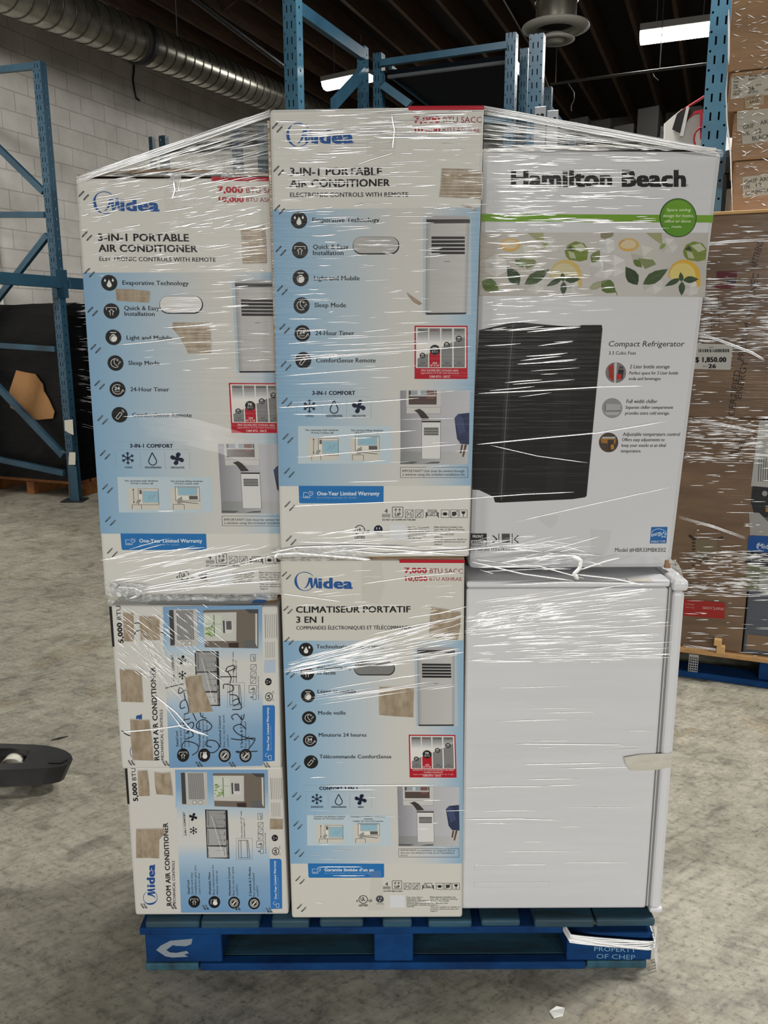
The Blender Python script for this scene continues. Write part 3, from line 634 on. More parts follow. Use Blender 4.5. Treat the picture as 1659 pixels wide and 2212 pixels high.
# centre tall box, on top
ta = thing('air_conditioner_box', FA.base(D_M), 'topmost white and blue printed air conditioner box in the middle of the load', 'box', GRP)
FA.carton(ta, D_M, WHITE, zb=FB.q[0].z + 0.006); midea(FA, False).build('printed_front', ta); staples(FA, ta)
patch(FA, ta, [(1302, 490), (1430, 492), (1590, 506), (1596, 600), (1590, 710), (1450, 702), (1285, 694), (1296, 600)], c4)
patch(FA, ta, [(1030, 385), (1065, 410), (1130, 455), (1146, 470), (1125, 480), (1085, 460), (1050, 420)], c5, 'scuffed_patch'); patch(FA, ta, [(1440, 755), (1500, 762), (1555, 785), (1550, 800), (1500, 780)], c4, 'scuffed_patch')
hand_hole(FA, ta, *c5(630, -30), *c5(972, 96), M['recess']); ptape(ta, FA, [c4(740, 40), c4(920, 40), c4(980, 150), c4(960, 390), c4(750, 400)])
e_ = MB(); q = FA.q; e_.frame((q[0].x - .0065, FA.Y + .008, FB.q[0].z + .012), (.006, 0, 0), (0, .06, 0), (q[3].x - q[0].x, 0, 0) if False else (0, 0, q[0].z - FB.q[0].z - .03)); e_.build('bare_side_edge', M['kraft_torn'], ta, .001)
# lower centre box, French side
tb = thing('air_conditioner_box', FB.base(D_M), 'printed air conditioner box with French text, on the pallet beside the white fridge', 'box', GRP)
FB.carton(tb, D_M, (208, 206, 196), zb=DECK + 0.001); midea(FB, True).build('printed_front', tb); staples(FB, tb)
patch(FB, tb, [(1318, 468), (1440, 485), (1560, 510), (1560, 620), (1536, 740), (1400, 730), (1300, 712), (1305, 600)], b1); patch(FB, tb, [(868, 90), (1000, 92), (1162, 106), (1158, 230), (1156, 350), (1000, 342), (866, 330), (864, 200)], b2)
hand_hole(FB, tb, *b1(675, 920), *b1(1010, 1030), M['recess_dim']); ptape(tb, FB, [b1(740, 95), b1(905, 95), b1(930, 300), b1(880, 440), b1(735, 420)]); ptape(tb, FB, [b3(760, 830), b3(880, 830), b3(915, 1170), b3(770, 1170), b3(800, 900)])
flap(tb, FB, 0.0, 1.0, FB.q[0].z, M['kraft_dry'], 0.004)

# the two small window-unit boxes on their side
s2 = crop(250, 1640, 4.254); s1 = crop(220, 1280, 4.046)
def mS(c): return lambda x, y: FS2.px2uv(*c(x, y))
def small_box(face, top):
    p = Print(face.uv2p); T = lambda *a, **k_: p.text(*a, **k_); p.map = mS(s2)
    p.grad([(548, 100), (1395, 105), (1396, 450), (548, 440)][0:2] + [(1396, 450), (552, 440)], [(0, (138, 178, 214)), (1, (138, 178, 214))], 0.5)
    bl = [(96, (120, 158, 194)), (260, (128, 164, 195)), (430, (172, 194, 210)), (560, (206, 204, 197)), (780, (204, 204, 200)), (900, (168, 190, 208)), (1100, (132, 165, 193)), (1410, (112, 152, 190))]
    for (y0, ca), (y1, cb) in zip(bl, bl[1:]):
        xa = 545 + (y0 - 96) * .042; xb = 545 + (y1 - 96) * .042
        p.mb.poly([p.P(*q, 1) for q in ((xa, y0), (1398 + (y0 - 96) * .022, y0), (1398 + (y1 - 96) * .022, y1), (xb, y1))], [ink(ca), ink(ca), ink(cb), ink(cb)])
    p.poly([(84, 84), (106, 86), (127, 412), (108, 412)], (30, 28, 28), 2)
    T('5,000', 205, 384, 190, 214, 42, BK, 0.04); T('BTU', 189, 192, 180, 78, 38, BK)
    logo_rot(p)
    T('ROOM AIR CONDITIONER', 513, 1345, 478, 583, 44, BK, 0.025); T('MECHANICAL CONTROLS', 552, 1345, 541, 932, 25, BK, 0.012)
    # unit picture
    p.poly([(596, 118), (838, 118), (850, 424), (608, 422)], (188, 186, 182), 2); p.poly([(598, 122), (637, 122), (650, 412), (611, 411)], (66, 66, 66), 3)
    for k_ in range(17): x = 662 + k_ * 8.6; p.poly([(x, 126), (x + 5, 126), (x + 17, 368), (x + 12, 368)], (98, 98, 96), 3)
    for y in (395,):
        for x in (725, 778): p.ring(x, y, 22, 20, 4, (130, 128, 124), 3); p.ell(x, y, 14, 12, (206, 204, 200), 4)
    # room picture
    p.poly([(893, 128), (1365, 130), (1372, 449), (908, 432)], (112, 102, 92), 2); p.poly([(895, 150), (1178, 150), (1180, 385), (905, 380)], (196, 194, 188), 3)
    p.poly([(900, 166), (1048, 170), (1054, 345), (908, 342)], (200, 206, 190), 4)
    for k_ in range(26): p.ell(rnd.uniform(912, 985), rnd.uniform(230, 340), rnd.uniform(5, 14), rnd.uniform(4, 9), rnd.choice([(96, 128, 60), (132, 160, 90), (150, 172, 110)]), 5, 8)
    p.line([(985, 168), (992, 344)], 6, (90, 88, 84), 6); p.line([(902, 240), (1050, 245)], 4, (170, 170, 164), 6)
    p.poly([(1062, 216), (1150, 216), (1152, 322), (1068, 320)], (206, 204, 200), 5); p.poly([(1090, 220), (1136, 220), (1140, 290), (1094, 290)], (92, 90, 92), 6); p.poly([(1062, 216), (1078, 216), (1082, 318), (1068, 318)], (70, 68, 68), 6)
    p.poly([(1340, 130), (1354, 130), (1362, 446), (1346, 440)], (204, 202, 196), 4); p.poly([(1240, 385), (1330, 380), (1366, 445), (1250, 444)], (98, 98, 98), 4); p.poly([(1110, 402), (1200, 398), (1202, 440), (1120, 436)], (58, 44, 40), 4); p.poly([(1250, 128), (1365, 130), (1365, 165), (1290, 160)], (70, 70, 72), 4)
    T('2-IN-1 COMFORT', 652, 700, 637, 486, 18, BK, 0.03); snow(p, 715, 655, 36, BK, 7); fan(p, 712, 530, 38, BK)
    for x, y0, y1 in ((614, 470, 715), (672, 470, 715)): p.line([(x, y0), (x + 8, y1)], 2, (150, 150, 150))
    p.poly([(821, 462), (1028, 466), (1046, 913), (840, 907)], (34, 34, 36), 2)
    for k_, (y0, y1, g) in enumerate(((470, 628, 150), (636, 790, 164), (800, 902, 186))): p.poly([(833 + k_ * 6, y0), (1008 + k_ * 5, y0 + 2), (1012 + k_ * 5, y1), (836 + k_ * 6, y1)], (g, g, g - 2), 3)
    for k_ in range(8): p.line([(930, 500 + k_ * 48), (1008, 502 + k_ * 48)], 2, (90, 90, 90), 4)
    p.line([(880, 520), (985, 880)], 3, (230, 230, 226), 4); p.line([(905, 530), (1000, 850)], 2, (60, 60, 60), 4)
    for t, y in (('LARGE ROOM', 610), ('MEDIUM ROOM', 782), ('SMALL ROOM', 895)): T(t, 858, y, 855, y - (128 if y < 850 else 80), 10, (40, 40, 40), 0.01, 5)
    for k_, t in enumerate(('150', '250', '350', '450', '550', '700', '1000')): T(t, 1006, 880 - k_ * 62, 1005, 856 - k_ * 62, 9, (60, 60, 60), 0.02, 5)
    T('SQ FT COOLING AREA', 1036, 900, 1030, 740, 11, (200, 200, 200), 0.02, 5)
    T('Fits windows 23"-36" wide,', 1165, 720, 1158, 470, 13, (60, 60, 60), 0.01); T('minimum height 13"', 1190, 720, 1184, 540, 13, (60, 60, 60), 0.01)
    p.rect(1108, 726, 1256, 922, 2, (110, 110, 110), 2); p.line([(1128, 745), (1215, 745), (1235, 905), (1130, 905), (1128, 745)], 4, (70, 70, 70), 3); p.line([(1150, 745), (1155, 905)], 4, (70, 70, 70), 3); p.line([(1205, 750), (1215, 900)], 8, (120, 120, 118), 3)
    p.rect(1296, 750, 1360, 810, 3, BK); T('UP', 1350, 800, 1348, 765, 22, BK, 0.02); p.line([(1310, 782), (1330, 780)], 6, BK)
    for y in (638, 690, 580): p.rect(1308, y, 1355, y + 44, 3, BK); p.line([(1312, y + 40), (1350, y + 4)], 3, BK)
    p.rect(1306, 498, 1348, 552, 3, BK); T('LIFT', 1342, 545, 1340, 506, 14, BK, 0.02); p.rect(1330, 822, 1358, 866, 3, BK); T('8', 1328, 852, 1327, 838, 20, BK)
    T('DO NOT LAY DOWN ON THIS SIDE', 1383, 865, 1378, 675, 8, BK, 0.02)
    p.ring(1470, 846, 33, 36, 6, BK); T('SA', 1482, 868, 1480, 824, 26, BK, 0.03); T('C', 1515, 880, 1515, 866, 12, BK); T('US', 1512, 822, 1512, 800, 12, BK)
    p.ell(1462, 723, 29, 30, BK, 2); p.quad(1446, 712, 1460, 717, WHITE, 3); p.quad(1446, 730, 1460, 735, WHITE, 3); p.ell(1474, 724, 5, 5, WHITE, 3)
    p.poly([(1415, 915), (1512, 915), (1524, 930), (1530, 1372), (1425, 1376)], (46, 112, 180), 2); T('One-Year Limited Warranty', 1480, 1285, 1470, 932, 20, (214, 222, 230), 0.025); T('See written warranty for details.', 1500, 1283, 1494, 1080, 10, (150, 184, 214))
    WH = (214, 222, 230); p.ring(1462, 1322, 16, 16, 3, WH, 3, 14, 0, 5); p.rect(1476, 1325, 1500, 1360, 3, WH, 3)
    for t, xa, ya, xb, yb, cp, b in (('EasyCool', 680, 1235, 674, 1110, 19, .025), ('Quick and easy', 712, 1240, 705, 1040, 18, 0), ('installation gets you', 744, 1240, 738, 975, 18, 0), ('cool in no time', 780, 1240, 772, 1045, 18, 0),
            ('Washable Filter', 876, 1245, 869, 1034, 19, .025), ('Easy maintenance for', 909, 1245, 900, 965, 18, 0), ('cleaner indoor air', 941, 1245, 935, 1020, 18, 0),
            ('Mechanical Control', 1058, 1250, 1049, 994, 19, .025), ('Easy to use for quick', 1091, 1250, 1083, 985, 18, 0), ('comfort', 1126, 1250, 1119, 1150, 18, 0),
            ('2 Speeds & 2 Modes', 1246, 1258, 1239, 990, 19, .025), ('For personalized', 1281, 1258, 1273, 1045, 18, 0), ('comfort', 1313, 1258, 1306, 1160, 18, 0)): T(t, xa, ya, xb, yb, cp, (44, 46, 50), b)
    for x, y, k_ in ((722, 1308, 'house'), (907, 1312, 'hand'), (1088, 1317, 'dial'), (1272, 1323, 'dial')): disc_icon(p, x, y, 54, k_)
    for i in range(7): x = 1424 + i * 16; p.line([(x, 172), (x + 8, 368)], 5 if i == 0 else 3, (120, 118, 116), 2); 
    for i in range(6): x = 1432 + i * 15; p.line([(x, 398), (x + 4, 528)], 3, (130, 128, 124), 2)
    if top: p.quad(1424, 545, 1520, 650, (176, 190, 206), 2)
    return p
def logo_rot(p):
    x, y, r, c = 318, 1272, 66, (30, 74, 140)
    sub = Print(p.place); sub.mb = p.mb; om = p.map
    # the same mark turned to read upward: local (a, b) -> (x + b, y - a)
    sub.map = lambda a, b: om(x + b, y - a)
    logo(sub, 0, 0, 66, 96, 306, 40, 72, c)
D_S = 0.40
tc = thing('air_conditioner_box', FS2.base(D_S), 'small window air conditioner box on its side at left, directly on the pallet', 'box', 'small printed air conditioner boxes on their side')
FS2.carton(tc, D_S, (206, 203, 196), zb=DECK + 0.001, zt=FS2.q[0].z); small_box(FS2, False).build('printed_front', tc)
for q in ([(203, 105), (290, 100), (304, 210), (312, 333), (215, 336), (208, 230)], [(357, 115), (430, 128), (500, 118), (515, 230), (526, 330), (440, 322), (376, 318), (364, 240)], [(190, 640), (320, 638), (450, 636), (452, 668), (438, 695), (398, 738), (398, 908), (300, 902), (190, 904)], [(1420, 545), (1535, 550), (1535, 640), (1418, 640)]): patch(FS2, tc, q, s2)
td = thing('air_conditioner_box', FS1.base(D_S), 'small window air conditioner box on its side with handwriting scrawled across the printing', 'box', 'small printed air conditioner boxes on their side')
FS1.carton(td, D_S, (208, 206, 200), zb=FS2.q[0].z + 0.003); small_box(FS1, True).build('printed_front', td)
for q in ([(187, 175), (275, 180), (282, 426), (195, 422)], [(330, 205), (420, 210), (502, 205), (506, 412), (342, 416)], [(158, 668), (250, 672), (345, 686), (350, 760), (362, 956), (172, 950), (165, 800)], [(250, 1105), (330, 1112), (415, 1112), (440, 1300), (452, 1465), (272, 1460), (256, 1280)], [(725, 735), (868, 718), (885, 820), (918, 900), (940, 950), (970, 1036), (770, 1050), (752, 900)]): patch(FS1, td, q, s1)
hw = Print(FS1.px); hw.map = s1; PEN = (30, 30, 34)
def pen(pts):
    q = []
    for i in range(len(pts) - 1):                      # a rounded pen stroke through the points
        p0, p1, p2, p3 = pts[max(i - 1, 0)], pts[i], pts[i + 1], pts[min(i + 2, len(pts) - 1)]
        for k_ in range(6):
            t = k_ / 6; q.append(tuple(0.5 * (2 * p1[j] + (p2[j] - p0[j]) * t + (2 * p0[j] - 5 * p1[j] + 4 * p2[j] - p3[j]) * t * t + (3 * p1[j] - p0[j] - 3 * p2[j] + p3[j]) * t ** 3) for j in (0, 1)))
    hw.line(q + [pts[-1]], 7, PEN, 7)
for st in ([(790, 1420), (838, 1385), (842, 1340), (800, 1310), (730, 1300), (700, 1340), (710, 1390)], [(730, 1280), (800, 1250), (770, 1200), (740, 1230), (800, 1170), (790, 1130), (730, 1160), (710, 1120), (770, 1100)], [(720, 1060), (760, 1040), (735, 940), (690, 960), (690, 1010), (730, 1000)], [(720, 870), (730, 940)], [(690, 880), (715, 850), (680, 830), (675, 880), (735, 850)], [(555, 835), (640, 812), (720, 795)],
           [(920, 1390), (980, 1395), (1025, 1350), (1000, 1300), (930, 1290), (910, 1330), (960, 1350)], [(890, 1210), (940, 1200), (960, 1160), (900, 1110), (840, 1130), (830, 1180), (870, 1200)], [(795, 1050), (828, 1120)], [(860, 1040), (870, 1080), (915, 1098)],
           [(1175, 1385), (1250, 1390), (1360, 1385)], [(1170, 1390), (1250, 1395), (1340, 1275), (1210, 1285), (1130, 1275)], [(1330, 1285), (1200, 1240), (1150, 1180), (1210, 1150), (1260, 1190)], [(1150, 1110), (1135, 1080), (1180, 1060), (1230, 1110), (1245, 1060)],
           [(1140, 1020), (1220, 1010), (1190, 930), (1140, 950)], [(1150, 990), (1200, 960), (1180, 900), (1120, 890)], [(1100, 870), (1150, 850), (1140, 810), (1070, 800), (1065, 840)], [(1035, 735), (1180, 735)], [(1120, 790), (1130, 740), (1100, 690)], [(1150, 690), (1160, 640), (1100, 650), (1090, 690), (1170, 660)],
           [(285, 370), (300, 340), (335, 328)], [(285, 268), (310, 264), (330, 268)], [(515, 345), (540, 352), (560, 370)], [(175, 1205), (210, 1235), (250, 1250)]): pen(st)
hw.build('handwriting', td, M['ink_dry'])
for fc, par, cr, prs in ((FS1, td, s1, [(260, 1485), (560, 1490), (850, 1498), (1140, 1500), (1440, 1505)]), (FS2, tc, s2, [(260, 1345), (530, 1350), (825, 1358), (1115, 1362), (1410, 1384)])):
    for x, y in prs:
        for d in (-12, 14): staple(par, fc.px(*cr(x + d - 14, y - 20), 5), fc.px(*cr(x + d + 14, y + 20), 5))
tp = MB(); z = FS1.q[0].z; a = FS1.q[0]; b_ = FS1.q[1]
for x0, x1, c in ((0.22, 0.97, (176, 178, 178)), (0.84, 0.92, (40, 104, 176)), (0.92, 0.99, (150, 118, 84))):
    p0, p1 = a.lerp(b_, x0), a.lerp(b_, x1); k_ = 0.0012 if x0 > .5 else .0008
    tp.poly([(p0.x, p0.y + .008, z + k_), (p1.x, p1.y + .008, z + k_), (p1.x + .006, p1.y + .06, z + k_), (p0.x + .006, p0.y + .06, z + k_)], ink(c))
tp.build('printed_top', M['ink_dry'], td)

# ---- the fridge carton
th = thing('mini_fridge_box', FH.base(0.5), 'white refrigerator carton with a green stripe and lemon picture, on top of the white fridge', 'box')
FZ = 0.985
FH.carton(th, 0.5, (205, 205, 207), zb=FZ, bevel=0.012)
p = Print(FH.px); T = p.text; h1, h2 = crop(1020, 220, 2.9625), crop(1000, 680, 2.9625); p.map = h1
T('Hamilton Beach', 248, 541, 1368, 541, 104, (22, 19, 19), 0.05); p.ring(1376, 534, 6, 6, 1.5, BK, 2, 10)
p.poly([(58, 717), (800, 720), (1543, 725), (1540, 773), (800, 770), (55, 766)], (106, 152, 22), 1)
p.ell(1317, 742, 119, 125, (36, 62, 18), 2, 40); p.ell(1317, 742, 113, 119, (84, 138, 16), 3, 40); p.ell(1317, 700, 86, 70, (98, 150, 28), 4, 32)
for t, x0, x1, y in (('Space saving', 1243, 1398, 700), ('design for home,', 1220, 1416, 738), ('office or dorm', 1230, 1397, 773), ('room.', 1275, 1341, 807)): T(t, x0, y, x1, y, 19, (206, 222, 176), 0.02, 5, 0.15)
p.grad([(52, 836), (1512, 838), (1490, 1249), (45, 1241)], [(0, (176, 170, 160)), (.3, (186, 182, 176)), (.7, (190, 187, 182)), (1, (176, 172, 164))], 1)
def leaf(x0, y0, x1, y1, w, c, l=4):
    dx, dy = x1 - x0, y1 - y0; d = math.hypot(dx, dy); nx, ny = -dy / d * w, dx / d * w
    ts = (0, .15, .35, .6, .82, 1); ws = (0, .55, 1, .9, .45, 0)
    p.poly([(x0 + dx * t + nx * k_, y0 + dy * t + ny * k_) for t, k_ in zip(ts, ws)] + [(x0 + dx * t - nx * k_, y0 + dy * t - ny * k_) for t, k_ in list(zip(ts, ws))[-2:0:-1]], c, l)
    p.line([(x0, y0), (x1, y1)], 2, tuple(min(255, v + 34) for v in c), l + 1)
DG, MG, LG = (44, 62, 34), (82, 104, 46), (120, 138, 56)
def cube(x, y, s, r, c):
    q = [(x + s * math.cos(r + 1.0472 * k_), y + s * .9 * math.sin(r + 1.0472 * k_)) for k_ in range(6)]; p.poly(q, c, 2)
    p.poly([q[0], q[1], (x, y)], tuple(v + 10 for v in c), 3); p.poly([q[2], q[3], (x, y)], tuple(v - 14 for v in c), 3); p.poly([q[4], q[5], (x, y)], tuple(v + 16 for v in c), 3)
for ox in (0, 757):
    for x, y, s, r, c in ((340, 990, 85, .3, (186, 184, 172)), (500, 920, 60, .1, (188, 186, 180)), (150, 1050, 80, .5, (196, 194, 190)), (830, 1060, 85, .2, (198, 197, 194)), (640, 1190, 60, .7, (188, 186, 182)), (400, 1170, 70, .4, (192, 190, 184)), (860, 920, 60, .4, (200, 199, 197))):
        if ox + x < 1430: cube(x + ox, y, s, r, c)
    p.ell(245 + ox, 915, 66, 42, (196, 164, 96), 3, 20); p.ell(240 + ox, 912, 52, 30, (204, 186, 148), 4, 20); p.ring(245 + ox, 915, 66, 42, 12, (206, 160, 70), 4, 20, 1.2, 4.2)
    p.poly([(355 + ox, 840), (455 + ox, 838), (460 + ox, 915), (420 + ox, 890), (380 + ox, 860)], (150, 152, 110), 4); leaf(480 + ox, 905, 440 + ox, 945, 12, LG)
    # lime in ice
    p.poly([(592 + ox, 955), (612 + ox, 915), (660 + ox, 893), (715 + ox, 905), (742 + ox, 945), (735 + ox, 1010), (690 + ox, 1022), (620 + ox, 1010), (600 + ox, 990)], (108, 124, 44), 4)
    p.poly([(640 + ox, 920), (700 + ox, 905), (735 + ox, 945), (690 + ox, 962)], (176, 180, 150), 5); p.poly([(612 + ox, 955), (650 + ox, 965), (665 + ox, 1005), (625 + ox, 1000)], (168, 172, 138), 5); p.poly([(600 + ox, 945), (630 + ox, 920), (650 + ox, 955)], DG, 5)
    if ox == 0: leaf(765, 1030, 815, 950, 30, (106, 116, 66)); p.poly([(820, 840), (905, 838), (900, 860), (850, 880), (822, 870)], (130, 124, 104), 3)
    leaf(300 + ox, 1172, 225 + ox, 1055, 40, DG); leaf(335 + ox, 1168, 495 + ox, 1070, 36, (62, 80, 44)); leaf(275 + ox, 1010, 330 + ox, 1060, 20, MG); p.poly([(300 + ox, 1000), (400 + ox, 1010), (420 + ox, 1040), (350 + ox, 1070)], (120, 128, 86), 3)
    # lemon half and sprig
    a0 = [(600 + ox + 102 * math.cos(math.radians(t)), 1115 + 105 * math.sin(math.radians(t))) for t in range(175, 361, 15)] + [(702 + ox, 1180), (682 + ox, 1190), (672 + ox, 1130), (560 + ox, 1130)]
    p.poly(a0, (204, 160, 40) if ox else (196, 170, 96), 3); p.poly([(588 + ox + 84 * math.cos(math.radians(t)), 1115 + 84 * math.sin(math.radians(t))) for t in range(180, 361, 15)] + [(668 + ox, 1140), (520 + ox, 1135)], (206, 188, 110) if ox else (194, 184, 146), 4)
    for a, b, w in (((475 + ox, 1180), (575 + ox, 1130), 17), ((690 + ox, 1135), (590 + ox, 1140), 22), ((575 + ox, 1090), (582 + ox, 1150), 15), ((582 + ox, 1240), (585 + ox, 1150), 20)): leaf(*b, *a, w, (46, 66, 36), 6)
    if ox == 0:
        leaf(60, 1150, 172, 1205, 44, MG); leaf(745, 1200, 860, 1145, 22, (150, 152, 120)); leaf(825, 1150, 918, 1220, 44, MG); p.line([(918, 1210), (928, 1238)], 4, (120, 110, 60), 5)
p.map = h2
GR = (36, 36, 38)
for t, x0, x1, y, cp, b, sh in (('Compact Refrigerator', 933, 1418, 203, 36, 0.0, .2), ('3.3 Cubic Feet', 933, 1107, 255, 22, 0.0, .1), ('2 Liter bottle storage', 1067, 1322, 343, 24, .008, .2), ('Perfect space for 2 Liter bottle', 1063, 1377, 382, 21, .008, .2), ('soda and beverages', 1060, 1265, 418, 21, .008, .2), ('Full width chiller', 1045, 1245, 565, 24, .008, .2), ('Separate chiller compartment', 1040, 1345, 602, 21, .008, .2), ('provides extra cold storage.', 1036, 1322, 639, 21, .008, .2), ('Adjustable temperature control', 1022, 1390, 775, 23, .008, .2), ('Offers easy adjustments to', 1018, 1290, 809, 21, .008, .2), ('keep your snacks at an ideal', 1014, 1300, 845, 21, .008, .2), ('temperature.', 1010, 1140, 881, 21, .008, .2)):
    T(t, x0, y, x1, y, cp, GR, b, 3, sh)
p.ell(978, 370, 66, 66, (120, 112, 112), 2); p.poly([(930, 330), (962, 312), (965, 425), (935, 405)], (150, 44, 40), 3); p.poly([(968, 306), (985, 306), (978, 436), (966, 436)], (190, 186, 184), 4); p.poly([(995, 350), (1030, 352), (1020, 412), (985, 414)], (40, 34, 38), 3); p.poly([(985, 380), (1015, 380), (1012, 412), (982, 412)], (176, 40, 36), 4); p.quad(1000, 330, 1025, 345, (74, 70, 74), 4)
p.ell(955, 597, 65, 64, (138, 138, 138), 2); p.poly([(910, 570), (1010, 572), (1008, 612), (912, 615)], (164, 164, 164), 3); p.line([(912, 570), (912, 615), (1008, 612)], 4, (96, 96, 96), 4); p.poly([(905, 622), (1005, 622), (990, 642), (920, 642)], (168, 168, 168), 3)
p.ell(932, 817, 62, 63, (70, 58, 50), 2); p.poly([(880, 790), (980, 796), (975, 826), (885, 820)], (150, 104, 40), 3); p.poly([(925, 800), (965, 800), (960, 862), (930, 866)], (58, 50, 46), 4); p.quad(890, 780, 975, 792, (170, 168, 164), 4); p.quad(945, 830, 965, 860, (176, 120, 40), 5)
# the printed fridge: dark body with a lighter door gap
p.poly([(105, 98), (300, 52), (385, 50), (640, 72), (740, 72), (760, 66), (888, 65), (893, 92), (840, 640), (790, 1160), (780, 1168), (700, 1180), (240, 1202), (205, 1200), (195, 1165), (105, 1122), (60, 1118), (60, 700)], (26, 25, 26), 2)
p.poly([(302, 60), (345, 56), (300, 560), (262, 1180), (225, 1165), (258, 560)], (42, 41, 41), 3); p.line([(322, 60), (280, 560), (244, 1185)], 5, (94, 93, 92), 4); p.line([(330, 60), (290, 560), (255, 1185)], 2, (26, 26, 26), 5)
p.poly([(620, 74), (735, 74), (690, 560), (640, 1160), (520, 1165), (570, 620)], (32, 31, 31), 3); p.line([(890, 92), (790, 1160)], 3, (84, 84, 84), 3)
p.quad(50, 1399, 152, 1440, (40, 40, 40), 2); T('FRONT', 62, 1426, 130, 1426, 17, (220, 220, 220), 0.03); p.rect(50, 1440, 150, 1480, 3, (60, 60, 60)); T('AVANT', 60, 1463, 130, 1463, 17, (60, 60, 60), 0.03)
p.quad(248, 1400, 300, 1458, (74, 74, 76), 2)
for x, s in ((190, 1), (355, -1)): p.line([(x, 1412), (x + 28 * s, 1436), (x, 1458)], 7, BK); p.line([(x + 40 * s, 1400), (x + 40 * s, 1462)], 5, BK)
T('Unit Size (in): 17.5 x 19.1 x 33.2', 45, 1509, 346, 1509, 17, (64, 64, 66), 0.015); T('Model #HBR33MBKE02', 972, 1517, 1297, 1517, 26, GR, 0.0, 3, 0.1)
p.poly([(1205, 1358), (1309, 1357), (1301, 1462), (1196, 1463)], (30, 98, 160), 2); p.ring(1253, 1400, 48, 32, 3, (200, 214, 226), 3, 16, 3.2, 6.2); p.text('energy', 1206, 1420, 1272, 1404, 26, (210, 222, 232), 0.01, 4, .3)
st = [(1283 + (20 if k_ % 2 == 0 else 9) * math.cos(math.radians(-90 + 36 * k_)), 1408 + (20 if k_ % 2 == 0 else 9) * math.sin(math.radians(-90 + 36 * k_))) for k_ in range(10)]; p.line(st + st[:1], 3, (210, 222, 232), 3)
p.poly([(1198, 1442), (1303, 1440), (1301, 1462), (1196, 1463)], (24, 84, 146), 3); T('ENERGY STAR', 1204, 1458, 1296, 1456, 14, (190, 206, 220), 0.02, 4)
p.build('printed_front', th)
flap(th, FH, 0.0, 0.98, FH.q[0].z - .002, M['paper'], 0.012); ptape(th, FH, [h2(470, 1285), h2(610, 1280), h2(600, 1330), h2(560, 1370), h2(490, 1320)]); ptape(th, FH, [h2(812, 1370), h2(950, 1380), h2(930, 1500), h2(880, 1560), h2(815, 1500)])
cm = MB(); q = onY(1446, 1233, YH); cm.box((q.x - .012, YH - 0.004, FZ + .001), (q.x + .004, YH + .02, FZ + .02)); cm.build('torn_corner', M['kraft_dry'], th, .002)

# ---- the bare white fridge on its feet, side to the viewer
YF = 1.735
fr = thing('mini_fridge', (0.42, YF + 0.22, DECK), 'bare white compact refrigerator standing side-on on the pallet, its door at the right', 'refrigerator')
M['enamel'] = filmed(mottled('white_enamel', (206, 206, 208), (212, 212, 214), (2, 2, 30), 0.4, 0.80), 0.5, 0.14, (2.2, 2.2, 120), 0.3)
M['enamel_dry'] = mat('white_door_skin', (212, 212, 215), 0.35, 0, 0.82)
M['gasket'] = mat('grey_door_seal', (150, 148, 144), 0.6, 0, .7); M['blackp'] = mat('black_plastic', (24, 24, 26), 0.45)
zt = 0.972; zb = DECK + 0.014
xg = onY(1445, 1275, YF).x; xd = xg + 0.0085; x1 = onY(1482, 1290, YF).x
x0 = FB.q[1].x + 0.006
b = MB(); b.box((x0, YF, zb), (xg, YF + 0.445, zt - .012)); b.build('cabinet', M['enamel'], fr, 0.006)
for z, w in ((0.262, .17), (0.214, .18)):
    d = MB(); d.frame((x0 + .03, YF - .0016, z), (w, 0, 0), (0, .004, 0), (0, 0, .014)); d.build('pressed_rib', M['enamel'], fr, 0.0014)
b = MB(); b.box((x0, YF + .002, zt - .012), (xg + .004, YF + 0.44, zt + .004)); b.build('top_panel', M['enamel_dry'], fr, 0.006)
for i in range(3):
    b = MB(); b.box((xg + .0005 + i * .0026, YF + .004, zb + .004), (xg + .0026 + i * .0026 - .0003, YF + .44, zt - .012)); b.build('door_gasket', M['gasket'] if i % 2 == 0 else M['enamel_dry'], fr)
b = MB(); b.box((xd + .0005, YF - .002, zb - .004), (x1 - .002, YF + 0.445, zt - .02)); b.build('door', M['enamel_dry'], fr, 0.010, segs=3)
b = MB(); b.box((xd - .003, YF - .006, zt - .0195), (x1 + .003, YF + .45, zt + .006)); cap = b.build('door_top_cap', M['enamel_dry'], fr, 0.008, segs=3)
b = MB(); b.box((xd - .001, YF - .006, zb - .010), (x1 + .001, YF + .45, zb + .006)); b.build('door_bottom_cap', M['enamel_dry'], fr, 0.006)
for x in (x0 + .05, xg - .06):
    for y in (.05, .38): f_ = MB(); f_.lathe((x, YF + y, DECK - .002), [(0, 0), (.016, 0), (.016, .010), (.009, .012), (.009, .018)], 14); f_.build('foot', M['blackp'], fr)
lb = MB(); q = onZ(1385, 1252, zt + .005); lb.box((q.x - .03, q.y - .012, zt + .0042), (q.x + .022, q.y + .012, zt + .0052)); lb.build('sticker', M['tape'], fr)
tpx = [(1348, 1636), (1385, 1629), (1448, 1627), (1453, 1624), (1450, 1658), (1412, 1664), (1364, 1666), (1352, 1650)]
tpm = MB(); P = [onY(x, y, YF - .0035 - (0.003 if i in (0, 7, 6) else 0)) for i, (x, y) in enumerate(tpx)]; tpm.mesh(P, [tuple(t) for t in tessellate_polygon([[Vector((x, y, 0)) for x, y in tpx]])]); tag(tpm.build('masking_tape', mottled('cream_paper_tape', (196, 192, 178), (212, 208, 196), (20, 20, 60), 0.6, .75, 5, .6)), 'torn strip of cream tape across the fridge door edge', 'tape')

